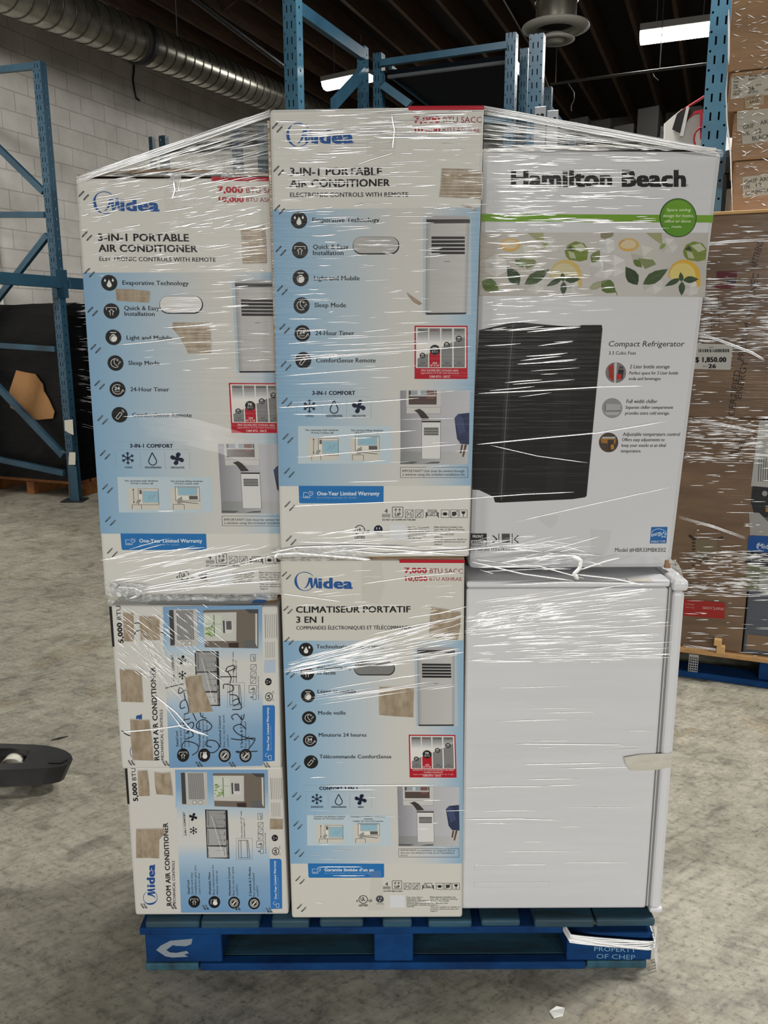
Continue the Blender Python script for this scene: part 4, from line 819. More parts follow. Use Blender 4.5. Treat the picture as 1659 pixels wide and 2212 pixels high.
# ================================================================== STRETCH FILM ON THE LOAD
RT = random.Random(77)
def ridge(mb, pts, r, mi=0):
    """one drawn-out wrinkle: a fine tapering rib"""
    pts = [Vector(p) for p in pts]; n = len(pts); vs = []; fs = []; ta, tb = RT.gauss(0, .17), RT.uniform(-.06, .42)
    f0 = Vector((math.sin(ta) * math.cos(tb), -math.cos(ta) * math.cos(tb), math.sin(tb)))
    for i, p in enumerate(pts):
        d = (pts[min(i + 1, n - 1)] - pts[max(i - 1, 0)]).normalized(); f = f0; f = (f - d * f.dot(d)).normalized(); w = d.cross(f)
        k = r * (0.15 if i in (0, n - 1) else 1.0)
        vs += [p + w * (a * k) + f * (h * k) for a, h in ((-1, 0), (-.55, .2), (0, .28), (.55, .2), (1, 0))]
    for i in range(n - 1):
        for j in range(4): fs.append((i * 5 + j, i * 5 + j + 1, i * 5 + j + 6, i * 5 + j + 5))
    mb.mesh(vs, fs, None, mi, True)
def streaks(mb, Y, reg, count, length, slope, w, seed, off=0.002, fade=None):
    R = random.Random(seed)
    for _ in range(count):
        for _t in range(20):
            u, v = R.random(), R.random(); x, y = reg[0] + (reg[2] - reg[0]) * u, reg[1] + (reg[3] - reg[1]) * v
            if fade is None or R.random() < fade(u, v): break
        ln = R.uniform(*length) * (0.4 + 0.6 * R.random()); sl = slope(u, v) if callable(slope) else R.uniform(*slope)
        sl += R.uniform(-.012, .012); k = max(3, int(ln / 18)); ww = R.uniform(*w) * (0.5 + 0.5 * R.random())
        ph = R.uniform(0, 6); pts = []
        for i in range(k + 1):
            t = i / k; pts.append(onY(x + ln * t, y + sl * ln * t + math.sin(ph + 3 * t) * 0.7, Y - off))
        if x + ln > reg[2] + 14: continue
        ridge(mb, pts, ww * 0.5 * Y / F)
FO = MB()
ya, yl, yh, yb, yf = FA.Y, FL.Y, YH, FB.Y, YF
streaks(FO, ya, (592, 238, 1040, 300), 100, (30, 150), (-.05, .01), (1.2, 4.6), 1)
streaks(FO, ya, (592, 300, 960, 450), 92, (25, 120), (-.06, .0), (1.0, 4.2), 2, fade=lambda u, v: 1 - .8 * u)
streaks(FO, ya, (600, 450, 960, 560), 50, (25, 110), (-.07, -.01), (0.9, 3.0), 3)
streaks(FO, ya, (605, 560, 950, 700), 34, (25, 110), (-.07, .0), (0.8, 2.4), 4)
streaks(FO, ya, (610, 690, 920, 775), 34, (80, 250), (-.09, -.03), (0.9, 2.6), 5)
streaks(FO, ya, (612, 775, 1000, 1060), 26, (25, 170), (-.07, .0), (0.7, 2.0), 6)
streaks(FO, ya, (940, 300, 1042, 460), 36, (20, 70), (-.03, .03), (0.7, 1.8), 7)
streaks(FO, ya, (606, 1150, 1010, 1196), 50, (60, 220), (-.2, .05), (1.0, 3.4), 8)
streaks(FO, yl, (172, 388, 578, 500), 140, (20, 90), (-.24, -.10), (1.0, 4.0), 9)
streaks(FO, yl, (176, 480, 570, 600), 60, (20, 90), (-.16, -.04), (0.8, 2.6), 10)
streaks(FO, yl, (300, 580, 590, 800), 55, (25, 110), (-.1, -.02), (0.8, 2.0), 11)
streaks(FO, yl, (215, 1185, 590, 1286), 70, (50, 200), (-.3, -.08), (1.0, 3.4), 12)
for k in range(34): t = k / 33; ridge(FO, [onY(280 + 40 * t, 880 + 60 * t, yl - .004), onY(420 + 60 * t, 905 + 75 * t, yl - .004), onY(560 + 10 * t, 945 + 70 * t, yl - .004)], 0.00022)
streaks(FO, yh, (1046, 330, 1440, 500), 170, (25, 140), (-.04, .02), (1.0, 4.2), 13, fade=lambda u, v: 1 - .75 * u)
streaks(FO, yh, (1042, 500, 1340, 680), 95, (20, 110), (-.06, .0), (1.0, 3.0), 14, fade=lambda u, v: 1 - .7 * u)
streaks(FO, yh, (1042, 690, 1250, 860), 34, (40, 170), (-.11, -.05), (1.2, 3.2), 15)
streaks(FO, yh, (1022, 1160, 1290, 1238), 60, (70, 230), (-.28, .30), (0.8, 3.0), 16)
streaks(FO, yb, (612, 1215, 1000, 1330), 34, (25, 120), (-.12, .0), (0.7, 2.2), 17)
streaks(FO, yb, (620, 1560, 1000, 1960), 22, (20, 120), (-.02, .02), (0.7, 2.0), 18)
R_ = random.Random(5)
def band(Y, a0, a1, b0, b1, n, w, seed, seg=(20, 110)):
    """gathered film between two drawn lines a0-a1 (top) and b0-b1 (bottom)"""
    R = random.Random(seed)
    for _ in range(n):
        v = R.random(); p0 = (a0[0] + (b0[0] - a0[0]) * v, a0[1] + (b0[1] - a0[1]) * v); p1 = (a1[0] + (b1[0] - a1[0]) * v, a1[1] + (b1[1] - a1[1]) * v)
        L_ = math.hypot(p1[0] - p0[0], p1[1] - p0[1]); ln = R.uniform(*seg); t0 = R.uniform(0, max(0.001, 1 - ln / L_)); t1 = min(1, t0 + ln / L_)
        pts = [onY(p0[0] + (p1[0] - p0[0]) * t, p0[1] + (p1[1] - p0[1]) * t + R.uniform(-.6, .6), Y - .0025) for t in (t0, (t0 * 2 + t1) / 3, (t0 + 2 * t1) / 3, t1)]
        ridge(FO, pts, R.uniform(*w) * .5 * Y / F)
band(yb, (612, 1432), (1003, 1322), (612, 1462), (1003, 1420), 170, (0.7, 2.4), 21)
band(yf, (1004, 1322), (1440, 1262), (1004, 1432), (1470, 1430), 300, (0.6, 2.2), 22)
band(yf, (1004, 1300), (1440, 1240), (1004, 1322), (1440, 1275), 20, (0.8, 1.8), 23, (40, 140))
band(yf, (1004, 1330), (1200, 1296), (1004, 1372), (1240, 1330), 150, (0.7, 2.0), 24, (8, 40))
band(yf, (1004, 1480), (1440, 1470), (1004, 1965), (1390, 1965), 20, (0.6, 1.5), 25, (30, 200))
band(yb, (640, 1500), (1003, 1440), (650, 1530), (1003, 1480), 16, (0.8, 2.2), 26, (60, 220))
# slanting wraps over the small boxes
for k in range(110):
    u, v = R_.random(), R_.random(); x = 250 + 210 * u; y = 1305 + 150 * v; ln = R_.uniform(8, 38); 
    ridge(FO, [onY(x + ln * t, y + ln * .75 * t, FS1.Y - .004) for t in (0, .33, .66, 1)], R_.uniform(.4, 1.1) * FS1.Y / F * .6)
for k in range(70):
    x0, y0 = R_.uniform(250, 330), R_.uniform(1330, 1400); x1, y1 = 400 + R_.uniform(-40, 40), 1490 + R_.uniform(-25, 60)
    t0 = R_.uniform(0, .7); t1 = t0 + R_.uniform(.15, .4); ridge(FO, [onY(x0 + (x1 - x0) * t, y0 + (y1 - y0) * t, FS1.Y - .004) for t in (t0, (t0 + t1) / 2, min(1, t1))], .0003)
LONG = [  # picked-out single folds: distance, width, points
    (FS1.Y, 3.0, [(262, 1582), (330, 1576), (402, 1566)]), (FS1.Y, 3.2, [(330, 1500), (380, 1540), (410, 1575), (450, 1590)]), (FS1.Y, 2.4, [(350, 1515), (390, 1570), (440, 1588)]),
    (ya, 2.6, [(618, 780), (760, 765), (1020, 748)]), (ya, 2.2, [(612, 812), (760, 800), (900, 790)]), (ya, 3.0, [(604, 880), (700, 874), (905, 860)]), (ya, 2.2, [(625, 1094), (760, 1088), (920, 1082), (1040, 1076)]), (ya, 2.4, [(690, 945), (800, 936), (900, 930)]), (ya, 2.0, [(640, 988), (820, 972), (990, 960)]),
    (yl, 3.0, [(375, 388), (378, 410), (372, 430)]), (yl, 2.4, [(388, 390), (384, 415)]), (ya, 2.6, [(846, 246), (852, 280), (848, 320)]), (ya, 2.4, [(852, 330), (800, 345), (770, 356)]),
    (yl, 2.4, [(255, 745), (330, 738), (400, 728)]), (yl, 2.4, [(350, 708), (420, 703), (460, 698)]), (yl, 1.6, [(265, 900), (330, 896), (390, 893)]), (yl, 2.0, [(340, 1104), (378, 1103)]),
    (yh, 2.8, [(1030, 960), (1150, 948), (1290, 935), (1440, 910)]), (yh, 2.6, [(1033, 850), (1160, 844), (1300, 836), (1390, 834)]), (yh, 1.6, [(1060, 962), (1160, 985), (1270, 1000)]), (yh, 2.0, [(1020, 1076), (1130, 1068), (1240, 1063)]), (yh, 1.6, [(1110, 1128), (1300, 1085), (1450, 1052)]),
    (yf - .03, 9.0, [(1236, 1202), (1256, 1212), (1252, 1228), (1240, 1240), (1250, 1252)]), (yf - .03, 4.5, [(1080, 1216), (1180, 1202), (1240, 1200), (1256, 1208)]), (yf - .03, 3.5, [(1250, 1232), (1310, 1212), (1340, 1205)]), (yf - .03, 3.0, [(1020, 1214), (1130, 1240), (1240, 1255)]), (yf - .03, 3.4, [(1240, 1240), (1330, 1250), (1392, 1264)]), (yf - .03, 2.6, [(1035, 1225), (1160, 1222), (1262, 1250)]),
    (yf - .03, 2.2, [(1090, 1264), (1220, 1258), (1440, 1262)]),
    (ya - .015, 7.0, [(592, 1206), (600, 1197), (640, 1194), (700, 1199), (760, 1204), (800, 1209)]), (ya - .015, 4.5, [(585, 1194), (640, 1182), (760, 1178), (900, 1182)]), (ya - .012, 4.0, [(690, 1196), (800, 1184), (1000, 1200)]), (ya - .012, 3.4, [(720, 1186), (830, 1196), (1000, 1188), (1080, 1180)]),
    (yl, 6.0, [(250, 1268), (290, 1270), (305, 1278), (296, 1288), (275, 1296)]), (yl, 4.0, [(300, 1276), (380, 1262), (470, 1246), (560, 1232)]), (yl, 3.4, [(296, 1282), (400, 1272), (500, 1262), (596, 1256)]), (yl, 3.0, [(310, 1270), (420, 1250), (520, 1226)]),
    (yb, 2.2, [(604, 1282), (680, 1292), (740, 1300)]), (yb, 2.2, [(780, 1262), (890, 1246), (1000, 1236)]), (yb, 2.4, [(880, 1335), (950, 1325), (1010, 1310)]), (yb, 2.4, [(795, 1372), (900, 1350), (1003, 1332)]),
    (yb, 2.6, [(700, 1698), (800, 1697), (940, 1696)]), (yb, 2.0, [(712, 1706), (820, 1706)]), (yf, 2.2, [(1110, 1607), (1240, 1608), (1350, 1609)]), (yf, 2.0, [(1130, 1652), (1240, 1650), (1306, 1648)]), (yf, 1.8, [(1000, 1770), (1120, 1769), (1210, 1772)]), (yf, 1.8, [(1004, 1702), (1080, 1700), (1190, 1700)]),
]
for Y, w, pts in LONG:
    q = []
    for i in range(len(pts) - 1):
        for k in range(4): t = k / 4; q.append((pts[i][0] + (pts[i + 1][0] - pts[i][0]) * t, pts[i][1] + (pts[i + 1][1] - pts[i][1]) * t))
    q.append(pts[-1]); ridge(FO, [onY(x, y, Y - .003) for x, y in q], w * .5 * Y / F)
film = thing('stretch_film', (0, PALY, 0.2), 'clear wrinkled stretch film wound round the tall load on the blue pallet', 'plastic wrap', )
# the two free spans of film that bridge from the high middle box down to its neighbours
def span(a, b, c, n=14, amp=0.004, seed=3):
    """triangular web a (low corner), b (high corner), c (below b): rows fan from a"""
    R = random.Random(seed); mb = MB(); g = []
    for i in range(n + 1):
        e = b.lerp(c, i / n); g.append([a.lerp(e, j / n) + Vector((0, (R.random() - .5) * amp * (1 if 0 < i < n and 0 < j < n else 0), (R.random() - .5) * amp * .4 * (1 if 0 < i < n and 0 < j < n else 0))) for j in range(1, n + 1)])
    for i in range(n):
        for j in range(n - 1): mb.poly([g[i][j], g[i][j + 1], g[i + 1][j + 1], g[i + 1][j]], None, 0, True)
        mb.poly([a, g[i][0], g[i + 1][0]], None, 0, True)
    return mb
aL, bL, cL = onY(165, 381, FL.Y - .003), onY(583, 237, FA.Y - .003), onY(583, 382, FL.Y - .006)
span(aL, bL, cL).build('film_web', M['film'], film)
aR, bR, cR = onY(1562, 324, YH - .003), onY(1046, 229, FA.Y - .003), onY(1044, 328, YH - .006)
span(aR, bR, cR, seed=4).build('film_web', M['film'], film)
for k in range(150):
    s = R_.random(); e = bL.lerp(cL, s ** 1.2); st = aL.lerp(aL.lerp(cL, .9), R_.random() * s); t0 = R_.random() * .8; t1 = min(1, t0 + R_.uniform(.06, .4))
    ridge(FO, [st.lerp(e, t) + Vector((0, -.002, R_.uniform(-.0004, .0004))) for t in (t0, (t0 + t1) / 2, t1)], R_.uniform(.0003, .0011))
for k in range(170):
    s = R_.random(); e = bR.lerp(cR, s); st = aR.lerp(aR.lerp(cR, .95), R_.random() * s); t0 = R_.random() * .85; t1 = min(1, t0 + R_.uniform(.05, .35))
    ridge(FO, [st.lerp(e, t) + Vector((0, -.002, R_.uniform(-.0004, .0004))) for t in (t0, (t0 + t1) / 2, t1)], R_.uniform(.0003, .0011))
for a, b, n in ((aL, bL, 12), (aR, bR, 12)):
    for k in range(n): d = Vector((0, -.001 * k * .5 + .002, -0.0012 * k)); ridge(FO, [a.lerp(b, t) + d + Vector((0, 0, R_.uniform(-.0008, .0008))) for t in (0, .25, .5, .75, 1)], .0011)
FO.build('film_folds', M['fold'], film)
def crumple(quad, Y, n, m, amp, seed, name):
    R = random.Random(seed); mb = MB(); g = []
    for i in range(m + 1):
        row = []
        for j in range(n + 1):
            u, v = j / n, i / m; x = (quad[0][0] * (1 - u) + quad[1][0] * u) * (1 - v) + (quad[3][0] * (1 - u) + quad[2][0] * u) * v; y = (quad[0][1] * (1 - u) + quad[1][1] * u) * (1 - v) + (quad[3][1] * (1 - u) + quad[2][1] * u) * v
            row.append(onY(x + R.uniform(-2.2, 2.2), y + R.uniform(-2.2, 2.2), Y - .004 - R.random() * amp))
        g.append(row)
    for i in range(m):
        for j in range(n): mb.poly([g[i][j], g[i][j + 1], g[i + 1][j + 1], g[i + 1][j]], None, 0, False)
    return mb.build(name, M['crum'], film)
M['crum'] = film_sheet(); M['crum'].name = 'crumpled_stretch_film'
_r = [n for n in M['crum'].node_tree.nodes if n.type == 'VALTORGB'][0]; _r.color_ramp.elements[0].color = (.3, .3, .3, 1); _r.color_ramp.elements[1].color = (.75, .75, .75, 1)
crumple([(223, 1256), (315, 1262), (310, 1302), (235, 1306)], FL.Y - .005, 16, 8, .022, 1, 'film_gather')
crumple([(310, 1285), (600, 1284), (600, 1300), (300, 1306)], FL.Y - .012, 40, 4, .015, 2, 'film_gather')
crumple([(366, 374), (392, 374), (390, 392), (366, 392)], FL.Y, 8, 6, .012, 3, 'film_gather'); crumple([(478, 370), (508, 369), (508, 383), (478, 384)], FL.Y, 8, 5, .014, 4, 'film_gather')
crumple([(1446, 1206), (1462, 1212), (1484, 1262), (1450, 1258)], YF - .004, 6, 8, .02, 5, 'film_gather')
crumple([(594, 1186), (760, 1180), (800, 1208), (600, 1212)], FA.Y - .008, 26, 5, .016, 6, 'film_gather')
# the twisted film rope at the pallet corner and its trailing tail
rp = MB(); Y = PALY - .004; path = [(1222, 2018), (1232, 2027), (1262, 2031), (1300, 2036), (1350, 2041), (1398, 2042), (1413, 2040)]
P = [onY(x, y, Y - .006) for x, y in path]; P[0].y += .03; P.append(P[-1] + Vector((.004, .06, .004)))
for k in range(7): 
    dz = (k - 3) * .0034; rp.tube([p + Vector((0, -.003 * math.cos(i + k), dz + .0012 * math.sin(2 * i + k))) for i, p in enumerate(P)], .0022, 6, None, 0, True)
rp.build('film_rope', M['fold'], film)
tail = MB()
for k in range(5): tail.tube([onY(x + k * 1.5 + R_.uniform(-1, 1), y, PALY - .004 + .01 * k) for x, y in ((1412, 2000), (1415, 2030), (1412, 2060), (1418, 2085), (1420, 2100))], .0012, 5, None, 0, True)
tail.build('film_tail', M['fold'], film)

# ================================================================== RACKING
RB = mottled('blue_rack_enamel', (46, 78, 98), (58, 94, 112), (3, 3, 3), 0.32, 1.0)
RD = mottled('shaded_blue_rack_enamel', (28, 58, 76), (40, 74, 92), (3, 3, 3), 0.4, 1.0)  # darker copy of the rack blue: dim light put into the colour
def post(parent, foot, wd, dd, w=0.082, dep=0.075, z0=0.0, z1=3.5, m=RB, pitch=0.0815, name='post'):
    """perforated rack post: slotted face (width wd), two punched flanges going back along dd"""
    wd, dd = Vector(wd), Vector(dd); mb = MB(); foot = Vector(foot)
    xs = [0, .06, .14, .26, .335, .60, .675, .84, .92, 1.0]
    z = z0
    while z < z1 - 1e-4:
        rows = [(0.0, .10, ''), (.10, .55, 'slot'), (.55, .74, ''), (.74, .86, 'hole'), (.86, 1.0, '')]
        for a, b, kind in rows:
            za, zb_ = z + a * pitch, min(z + b * pitch, z1)
            if za >= z1: break
            i = 0
            if kind == '': cells = [(0, 1)]
            elif kind == 'slot': cells = [(0, xs[3]), (xs[4], xs[5]), (xs[6], 1)]
            else: cells = [(0, xs[1]), (xs[2], xs[7]), (xs[8], 1)]
            for p, q in cells:
                o = foot + wd * (p * w); mb.poly([o + UP * za, o + wd * ((q - p) * w) + UP * za, o + wd * ((q - p) * w) + UP * zb_, o + UP * zb_])
        z += pitch
    for s in (0, 1):
        o = foot + wd * (w * s); k = int((z1 - z0) / pitch)
        for i in range(k + 1):
            za, zb_ = z0 + i * pitch, min(z0 + (i + 1) * pitch, z1)
            if zb_ <= za: break
            for (p, q, ra, rb) in ((0, .42, 0, 1), (.60, 1, 0, 1), (.42, .60, 0, .4), (.42, .60, .58, 1)):
                a_ = za + (zb_ - za) * ra; b_2 = za + (zb_ - za) * rb
                mb.poly([o + dd * (p * dep) + UP * a_, o + dd * (q * dep) + UP * a_, o + dd * (q * dep) + UP * b_2, o + dd * (p * dep) + UP * b_2])
    mb.frame(foot + dd * dep, wd * (w * .28), dd * .002, UP * z1); mb.frame(foot + dd * dep + wd * (w * .72), wd * (w * .28), dd * .002, UP * z1)
    mb.frame(foot + dd * (dep * .55) + wd * .003, wd * (w - .006), dd * .002, UP * z1, None, 1)  # dark sheet in the channel stands in for shade behind the slots
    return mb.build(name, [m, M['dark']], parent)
def bar(parent, a, b, wv, tv, m=RB, name='brace'):
    """straight bar a-b; wv, tv: half section vectors"""
    a, b, wv, tv = map(Vector, (a, b, wv, tv)); mb = MB(); mb.frame(a - wv - tv, b - a, wv * 2, tv * 2); return mb.build(name, m, parent)
def beam(parent, a, b, h=0.11, t=0.045, m=RB, n=None, name='load_beam'):
    a, b = Vector(a), Vector(b); d = (b - a).normalized(); n = n or Vector((d.y, -d.x, 0)); mb = MB()
    mb.frame(a - n * t / 2, b - a, n * t, UP * (h * .72)); mb.frame(a - n * t / 2, b - a, n * (t * .62), UP * h); return mb.build(name, m, parent)

# --- left rack: its corner post stands clear of the load, frame going back to the wall
lr = thing('pallet_rack', LP, 'blue steel pallet rack along the painted block wall at left', 'storage rack')
LPT = onP(88, 130, LP, AX).z
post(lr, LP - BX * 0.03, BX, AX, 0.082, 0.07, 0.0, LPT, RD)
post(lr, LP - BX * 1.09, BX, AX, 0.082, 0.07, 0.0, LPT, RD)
nf = AX
def fr_pt(x, y): return onP(x, y, LP + AX * .035, AX)
for pa, pb, hw in (((-86, 160), (75, 143), .026), ((-82, 464), (98, 464), .024), ((-80, 741), (121, 754), .024), ((-76, 976), (139, 1022), .026), ((-80, 244), (95, 415), .026), ((-76, 737), (103, 508), .026), ((-76, 760), (137, 984), .03)):
    a, b = fr_pt(*pa), fr_pt(*pb); d = (b - a).normalized(); w_ = d.cross(AX).normalized() * hw; bar(lr, a, b, w_, AX * .02, RD)
bp = MB(); bp.box((LP.x - .09, LP.y - .07, 0), (LP.x + .11, LP.y + .12, .012)); bp.build('base_plate', M['dark'], lr, .002)
gz = onP(160, 1007, LP, AX).z
g_ = MB(); g_.frame(LP - BX * .01 - AX * .012, BX * .095, AX * .012, UP * gz); g_.frame(LP - BX * .01 - AX * .012, BX * .008, AX * .1, UP * gz); g_.build('post_guard', RD, lr, .003)
M['tag'] = mat('dusty_white_tag', (190, 186, 172), .7)
for q in ([(139, 908), (157, 906), (159, 940), (150, 936), (140, 930)], [(149, 977), (163, 977), (163, 1004), (148, 1004)]):
    t_ = MB(); P = [onP(x, y, LP - AX * .004, AX) for x, y in q]; t_.mesh(P, [tuple(t) for t in tessellate_polygon([[Vector((x, y, 0)) for x, y in q]])]); t_.build('paper_tag', M['tag'], lr)
hb = onP(150, 622, LP, AX).z; hb2 = onP(150, 597, LP, AX).z
beam(lr, LP + BX * .075 - AX * 2.75 + UP * hb, LP + BX * .075 - AX * .02 + UP * hb, hb2 - hb, .05, RD)
beam(lr, LP + BX * .075 + AX * .10 + UP * hb, LP + BX * .075 + AX * 2.8 + UP * hb, hb2 - hb, .05, RD)
cn = MB(); cn.frame(LP + BX * .052 - AX * .035 + UP * (hb - .08), BX * .008, AX * .14, UP * .24); cn.frame(LP - BX * .005 - AX * .005 + UP * (hb - .08), BX * .062, -AX * .004, UP * .24); cn.build('beam_connector', RD, lr, .002)
# --- cross-aisle rack behind the load: near posts either side of it
P1 = onP(612.5, 112, Vector((0, 5.15, 0)), BX.cross(UP)); P1.z = 0
P1 = ray(613, 112); P1 = Vector((P1.x / P1.y * 5.12, 5.12, 0))
cr_ = thing('pallet_rack', P1, 'tall blue slotted rack bay behind the load, a post on each side of it', 'storage rack')
post(cr_, P1, BX, AX, 0.084, 0.075, 0, 3.7, RB)
dB = ray(786, 160); t_ = None
# back post of the same frame: along AX from P1 until its picture column is 786
kx = dB.x / dB.y; t_ = (P1.x - kx * P1.y) / (kx * AX.y - AX.x); P1b = P1 + AX * t_
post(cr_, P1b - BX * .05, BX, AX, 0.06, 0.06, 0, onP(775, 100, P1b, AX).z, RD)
za = onP(650, 22, P1 + BX * .05, -BX.cross(UP).cross(UP)).z
def onV(x, y, p0, d):  # upright plane through p0 along d
    return onP(x, y, p0, Vector((d.y, -d.x, 0)))
a, b = onV(646, 20, P1 + BX * .05, AX), onV(783, 118, P1 + BX * .05, AX); bar(cr_, a, b, UP * .035, BX * .02, RD)
a, b = onV(720, 226, P1 + BX * .05, AX), onV(782, 158, P1 + BX * .05, AX); bar(cr_, a, b, UP * .035, BX * .02, RD)
PR = P1 + BX * 2.53
kx = (lambda d: d.x / d.y)(ray(1525, 160)); t_ = (P1.x - kx * P1.y) / (kx * BX.y - BX.x); PR = P1 + BX * t_
wr = 0.118
post(cr_, PR, BX, AX, 0.112, 0.09, 0, 3.6, RB, 0.083)
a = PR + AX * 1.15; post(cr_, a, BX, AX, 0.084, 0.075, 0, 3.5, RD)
zb_ = onP(1545, 412, PR + AX * .5, AX).z
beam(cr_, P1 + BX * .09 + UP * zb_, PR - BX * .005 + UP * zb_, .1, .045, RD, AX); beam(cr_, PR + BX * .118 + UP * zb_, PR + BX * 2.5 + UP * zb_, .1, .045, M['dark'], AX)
beam(cr_, P1 + BX * .09 + AX * 1.2 + UP * zb_, PR - BX * .005 + AX * 1.2 + UP * zb_, .1, .045, RD, AX)
# shelf goods near the right post: a white bag with red piping and black strap
shelf = MB(); shelf.frame(P1 + BX * .1 + AX * .06 + UP * (zb_ + .101), (PR - P1) - BX * .12, AX * 1.15, UP * .018); shelf.build('shelf_board', M['deck'], cr_)
sh2 = MB(); sh2.frame(PR + BX * .12 + AX * .06 + UP * (zb_ + .101), BX * 2.3, AX * 1.15, UP * .018); sh2.build('shelf_board', M['deck'], cr_)
bgp = PR + AX * .16 - BX * .30; zs = zb_ + .12
zt_ = onP(1480, 235, bgp, AX).z
xa, xb = onP(1436, 300, bgp, AX), onP(1592, 300, bgp, AX)
M['bag'] = mat('white_woven_bag', (226, 224, 218), .6, 0, 1.1); M['redp'] = mat('red_piping', (190, 24, 44), .5); M['strap'] = mat('black_webbing', (16, 16, 18), .6); M['whites'] = mat('white_strap', (220, 220, 214), .5)
bg = thing('storage_bag', (xa + xb) / 2 + UP * (zs - xa.z), 'white bag with red piping and black strap, left of the right rack post', 'bag')
BASE[bg.name] = Vector(bg.location)
def bagp(x, y, dy=0.0): return onP(x, y, bgp + AX * dy, AX)
prof = [(1434, 322), (1434, 268), (1452, 252), (1472, 236), (1500, 232), (1560, 240), (1592, 262), (1592, 322)]
def bag_body():
    mb = MB(); f = [bagp(x, y) for x, y in prof]; f[0].z = f[-1].z = zs; c = sum(f, Vector()) / len(f); n = len(f)
    fr_ = [c + (p - c) * .94 - AX * .03 for p in f]; bk = [p + AX * .55 for p in f]
    fr_[0].z = fr_[-1].z = zs + .01
    for ring_a, ring_b in ((fr_, f), (f, bk)):
        for i in range(n): j = (i + 1) % n; mb.mesh([ring_a[i], ring_a[j], ring_b[j], ring_b[i]], [(0, 1, 2, 3)], None, 0, True)
    mb.poly(fr_); mb.poly(bk[::-1]); return mb
bag_body().build('bag_body', M['bag'], bg)
def slab(parent, name, pts, p0, n, m, th=.012, pxy=True):
    q = [onP(x, y, p0, n) for x, y in pts]; mb = MB(); tri = [tuple(t) for t in tessellate_polygon([[Vector((x, y, 0)) for x, y in pts]])]
    k = len(q); mb.mesh(q, tri); mb.mesh([p + n * th for p in q], tri)
    for i in range(k): j = (i + 1) % k; mb.poly([q[i], q[j], q[j] + n * th, q[i] + n * th])
    return mb.build(name, m, parent)
slab(bg, 'strap', [(1462, 247), (1478, 232), (1516, 228), (1520, 236), (1492, 248), (1476, 275), (1468, 286), (1452, 279)], bgp - AX * .045, AX, M['strap'])
slab(bg, 'buckle_strip', [(1483, 230), (1489, 231), (1476, 294), (1468, 294)], bgp - AX * .06, AX, M['whites'])
slab(bg, 'piping', [(1484, 258), (1500, 240), (1518, 236), (1518, 300), (1512, 300), (1512, 244), (1500, 246)], bgp - AX * .05, AX, M['redp'])
mb = MB(); cc = onP(1516, 300, bgp - AX * .05, AX)
mb.tube([onP(1516 + 17 * math.cos(math.radians(t)), 300 + 24 * math.sin(math.radians(t)), bgp - AX * .05, AX) for t in range(100, 281, 12)], .004, 6); mb.build('stitched_badge', M['redp'], bg)
mb = MB(); mb.tube([onP(1472, 240, bgp - AX * .04, AX), onP(1500, 222, bgp - AX * .04, AX), onP(1522, 208, bgp - AX * .04, AX)], .006, 6); mb.build('draw_cord', M['redp'], bg)
zq = onP(1552, 462, PR + AX * .25, AX).z
c0 = MB(); c0.frame(PR + BX * .13 + AX * .25 + UP * (zb_ - .45), BX * .3, AX * .4, UP * .42); o_ = c0.build('white_carton', M['bag'], None, .006); tag(o_, 'white carton under the shelf beam, right of the slotted rack post', 'box')
zz = o_.location.z
low = MB(); low.frame(PR + BX * .12 + AX * .1 + UP * (zz - .03), BX * 2.3, AX * 1.1, UP * .03); low.build('shelf_board', M['deck'], cr_)

# --- a frame standing further back, broadside on, with its shelf
def fpost(px0, px1, ytop, Yd): 
    d = ray((px0 + px1) / 2, 170); return Vector((d.x / d.y * Yd, Yd, 0))
Q0 = fpost(805, 823, 150, 6.4); kx = (lambda d: d.x / d.y)(ray(1100, 150)); t_ = (Q0.x - kx * Q0.y) / (kx * BX.y - BX.x); Q1 = Q0 + BX * t_
fr2 = thing('rack_frame', Q0, 'dark blue rack bay standing behind the load, its top rail level with the ceiling light', 'storage rack')
zq = onP(813, 114, Q0, AX).z
post(fr2, Q0 - BX * .03, BX, AX, .066, .07, 0, zq, RD); post(fr2, Q1 - BX * .03, BX, AX, .07, .07, 0, onP(1103, 70, Q1, AX).z, RD)
bar(fr2, onP(822, 137, Q0, AX), onP(1096, 98, Q0, AX), UP * .022, AX * .02, RD, 'top_rail')
bar(fr2, onP(828, 184, Q0, AX), onP(886, 226, Q0, AX), Vector((.02, 0, .02)), AX * .02, RD); bar(fr2, onP(826, 250, Q0, AX), onP(1096, 262, Q0, AX), UP * .02, AX * .02, RD)
zd = onP(960, 172, Q0 + AX * .3, AX).z
for k, c in enumerate((0.0, 1.3, 2.5)): 
    if k: post(fr2, Q0 + AX * c - BX * .03, BX, AX, .06, .06, 0, zq, RD); post(fr2, Q1 + AX * c - BX * .03, BX, AX, .06, .06, 0, zq, RD)
s_ = MB(); s_.frame(Q0 + AX * .1 + BX * .04 + UP * (zd + .02), (Q1 - Q0) - BX * .08, AX * 2.3, UP * .03); s_.build('shelf_board', mat('dark_blue_shelf', (8, 18, 30), .7, 0, 1, .2), fr2)
beam(fr2, Q0 + AX * .16 + BX * .05 + UP * zd, Q0 + AX * 2.4 + BX * .05 + UP * zd, .1, .04, RD); beam(fr2, Q1 + AX * .16 - BX * .05 + UP * zd, Q1 + AX * 2.4 - BX * .05 + UP * zd, .1, .04, RD)
lip = MB(); lip.frame(Q0 + AX * .1 + BX * .04 + UP * (zd + .0), (Q1 - Q0) - BX * .08, AX * .03, UP * .018); lip.build('shelf_lip', mat('pale_metal_edge', (160, 168, 172), .3, .6), fr2)  # pale strip along the shelf's front edge
Q2 = fpost(1118, 1163, 75, 6.0)
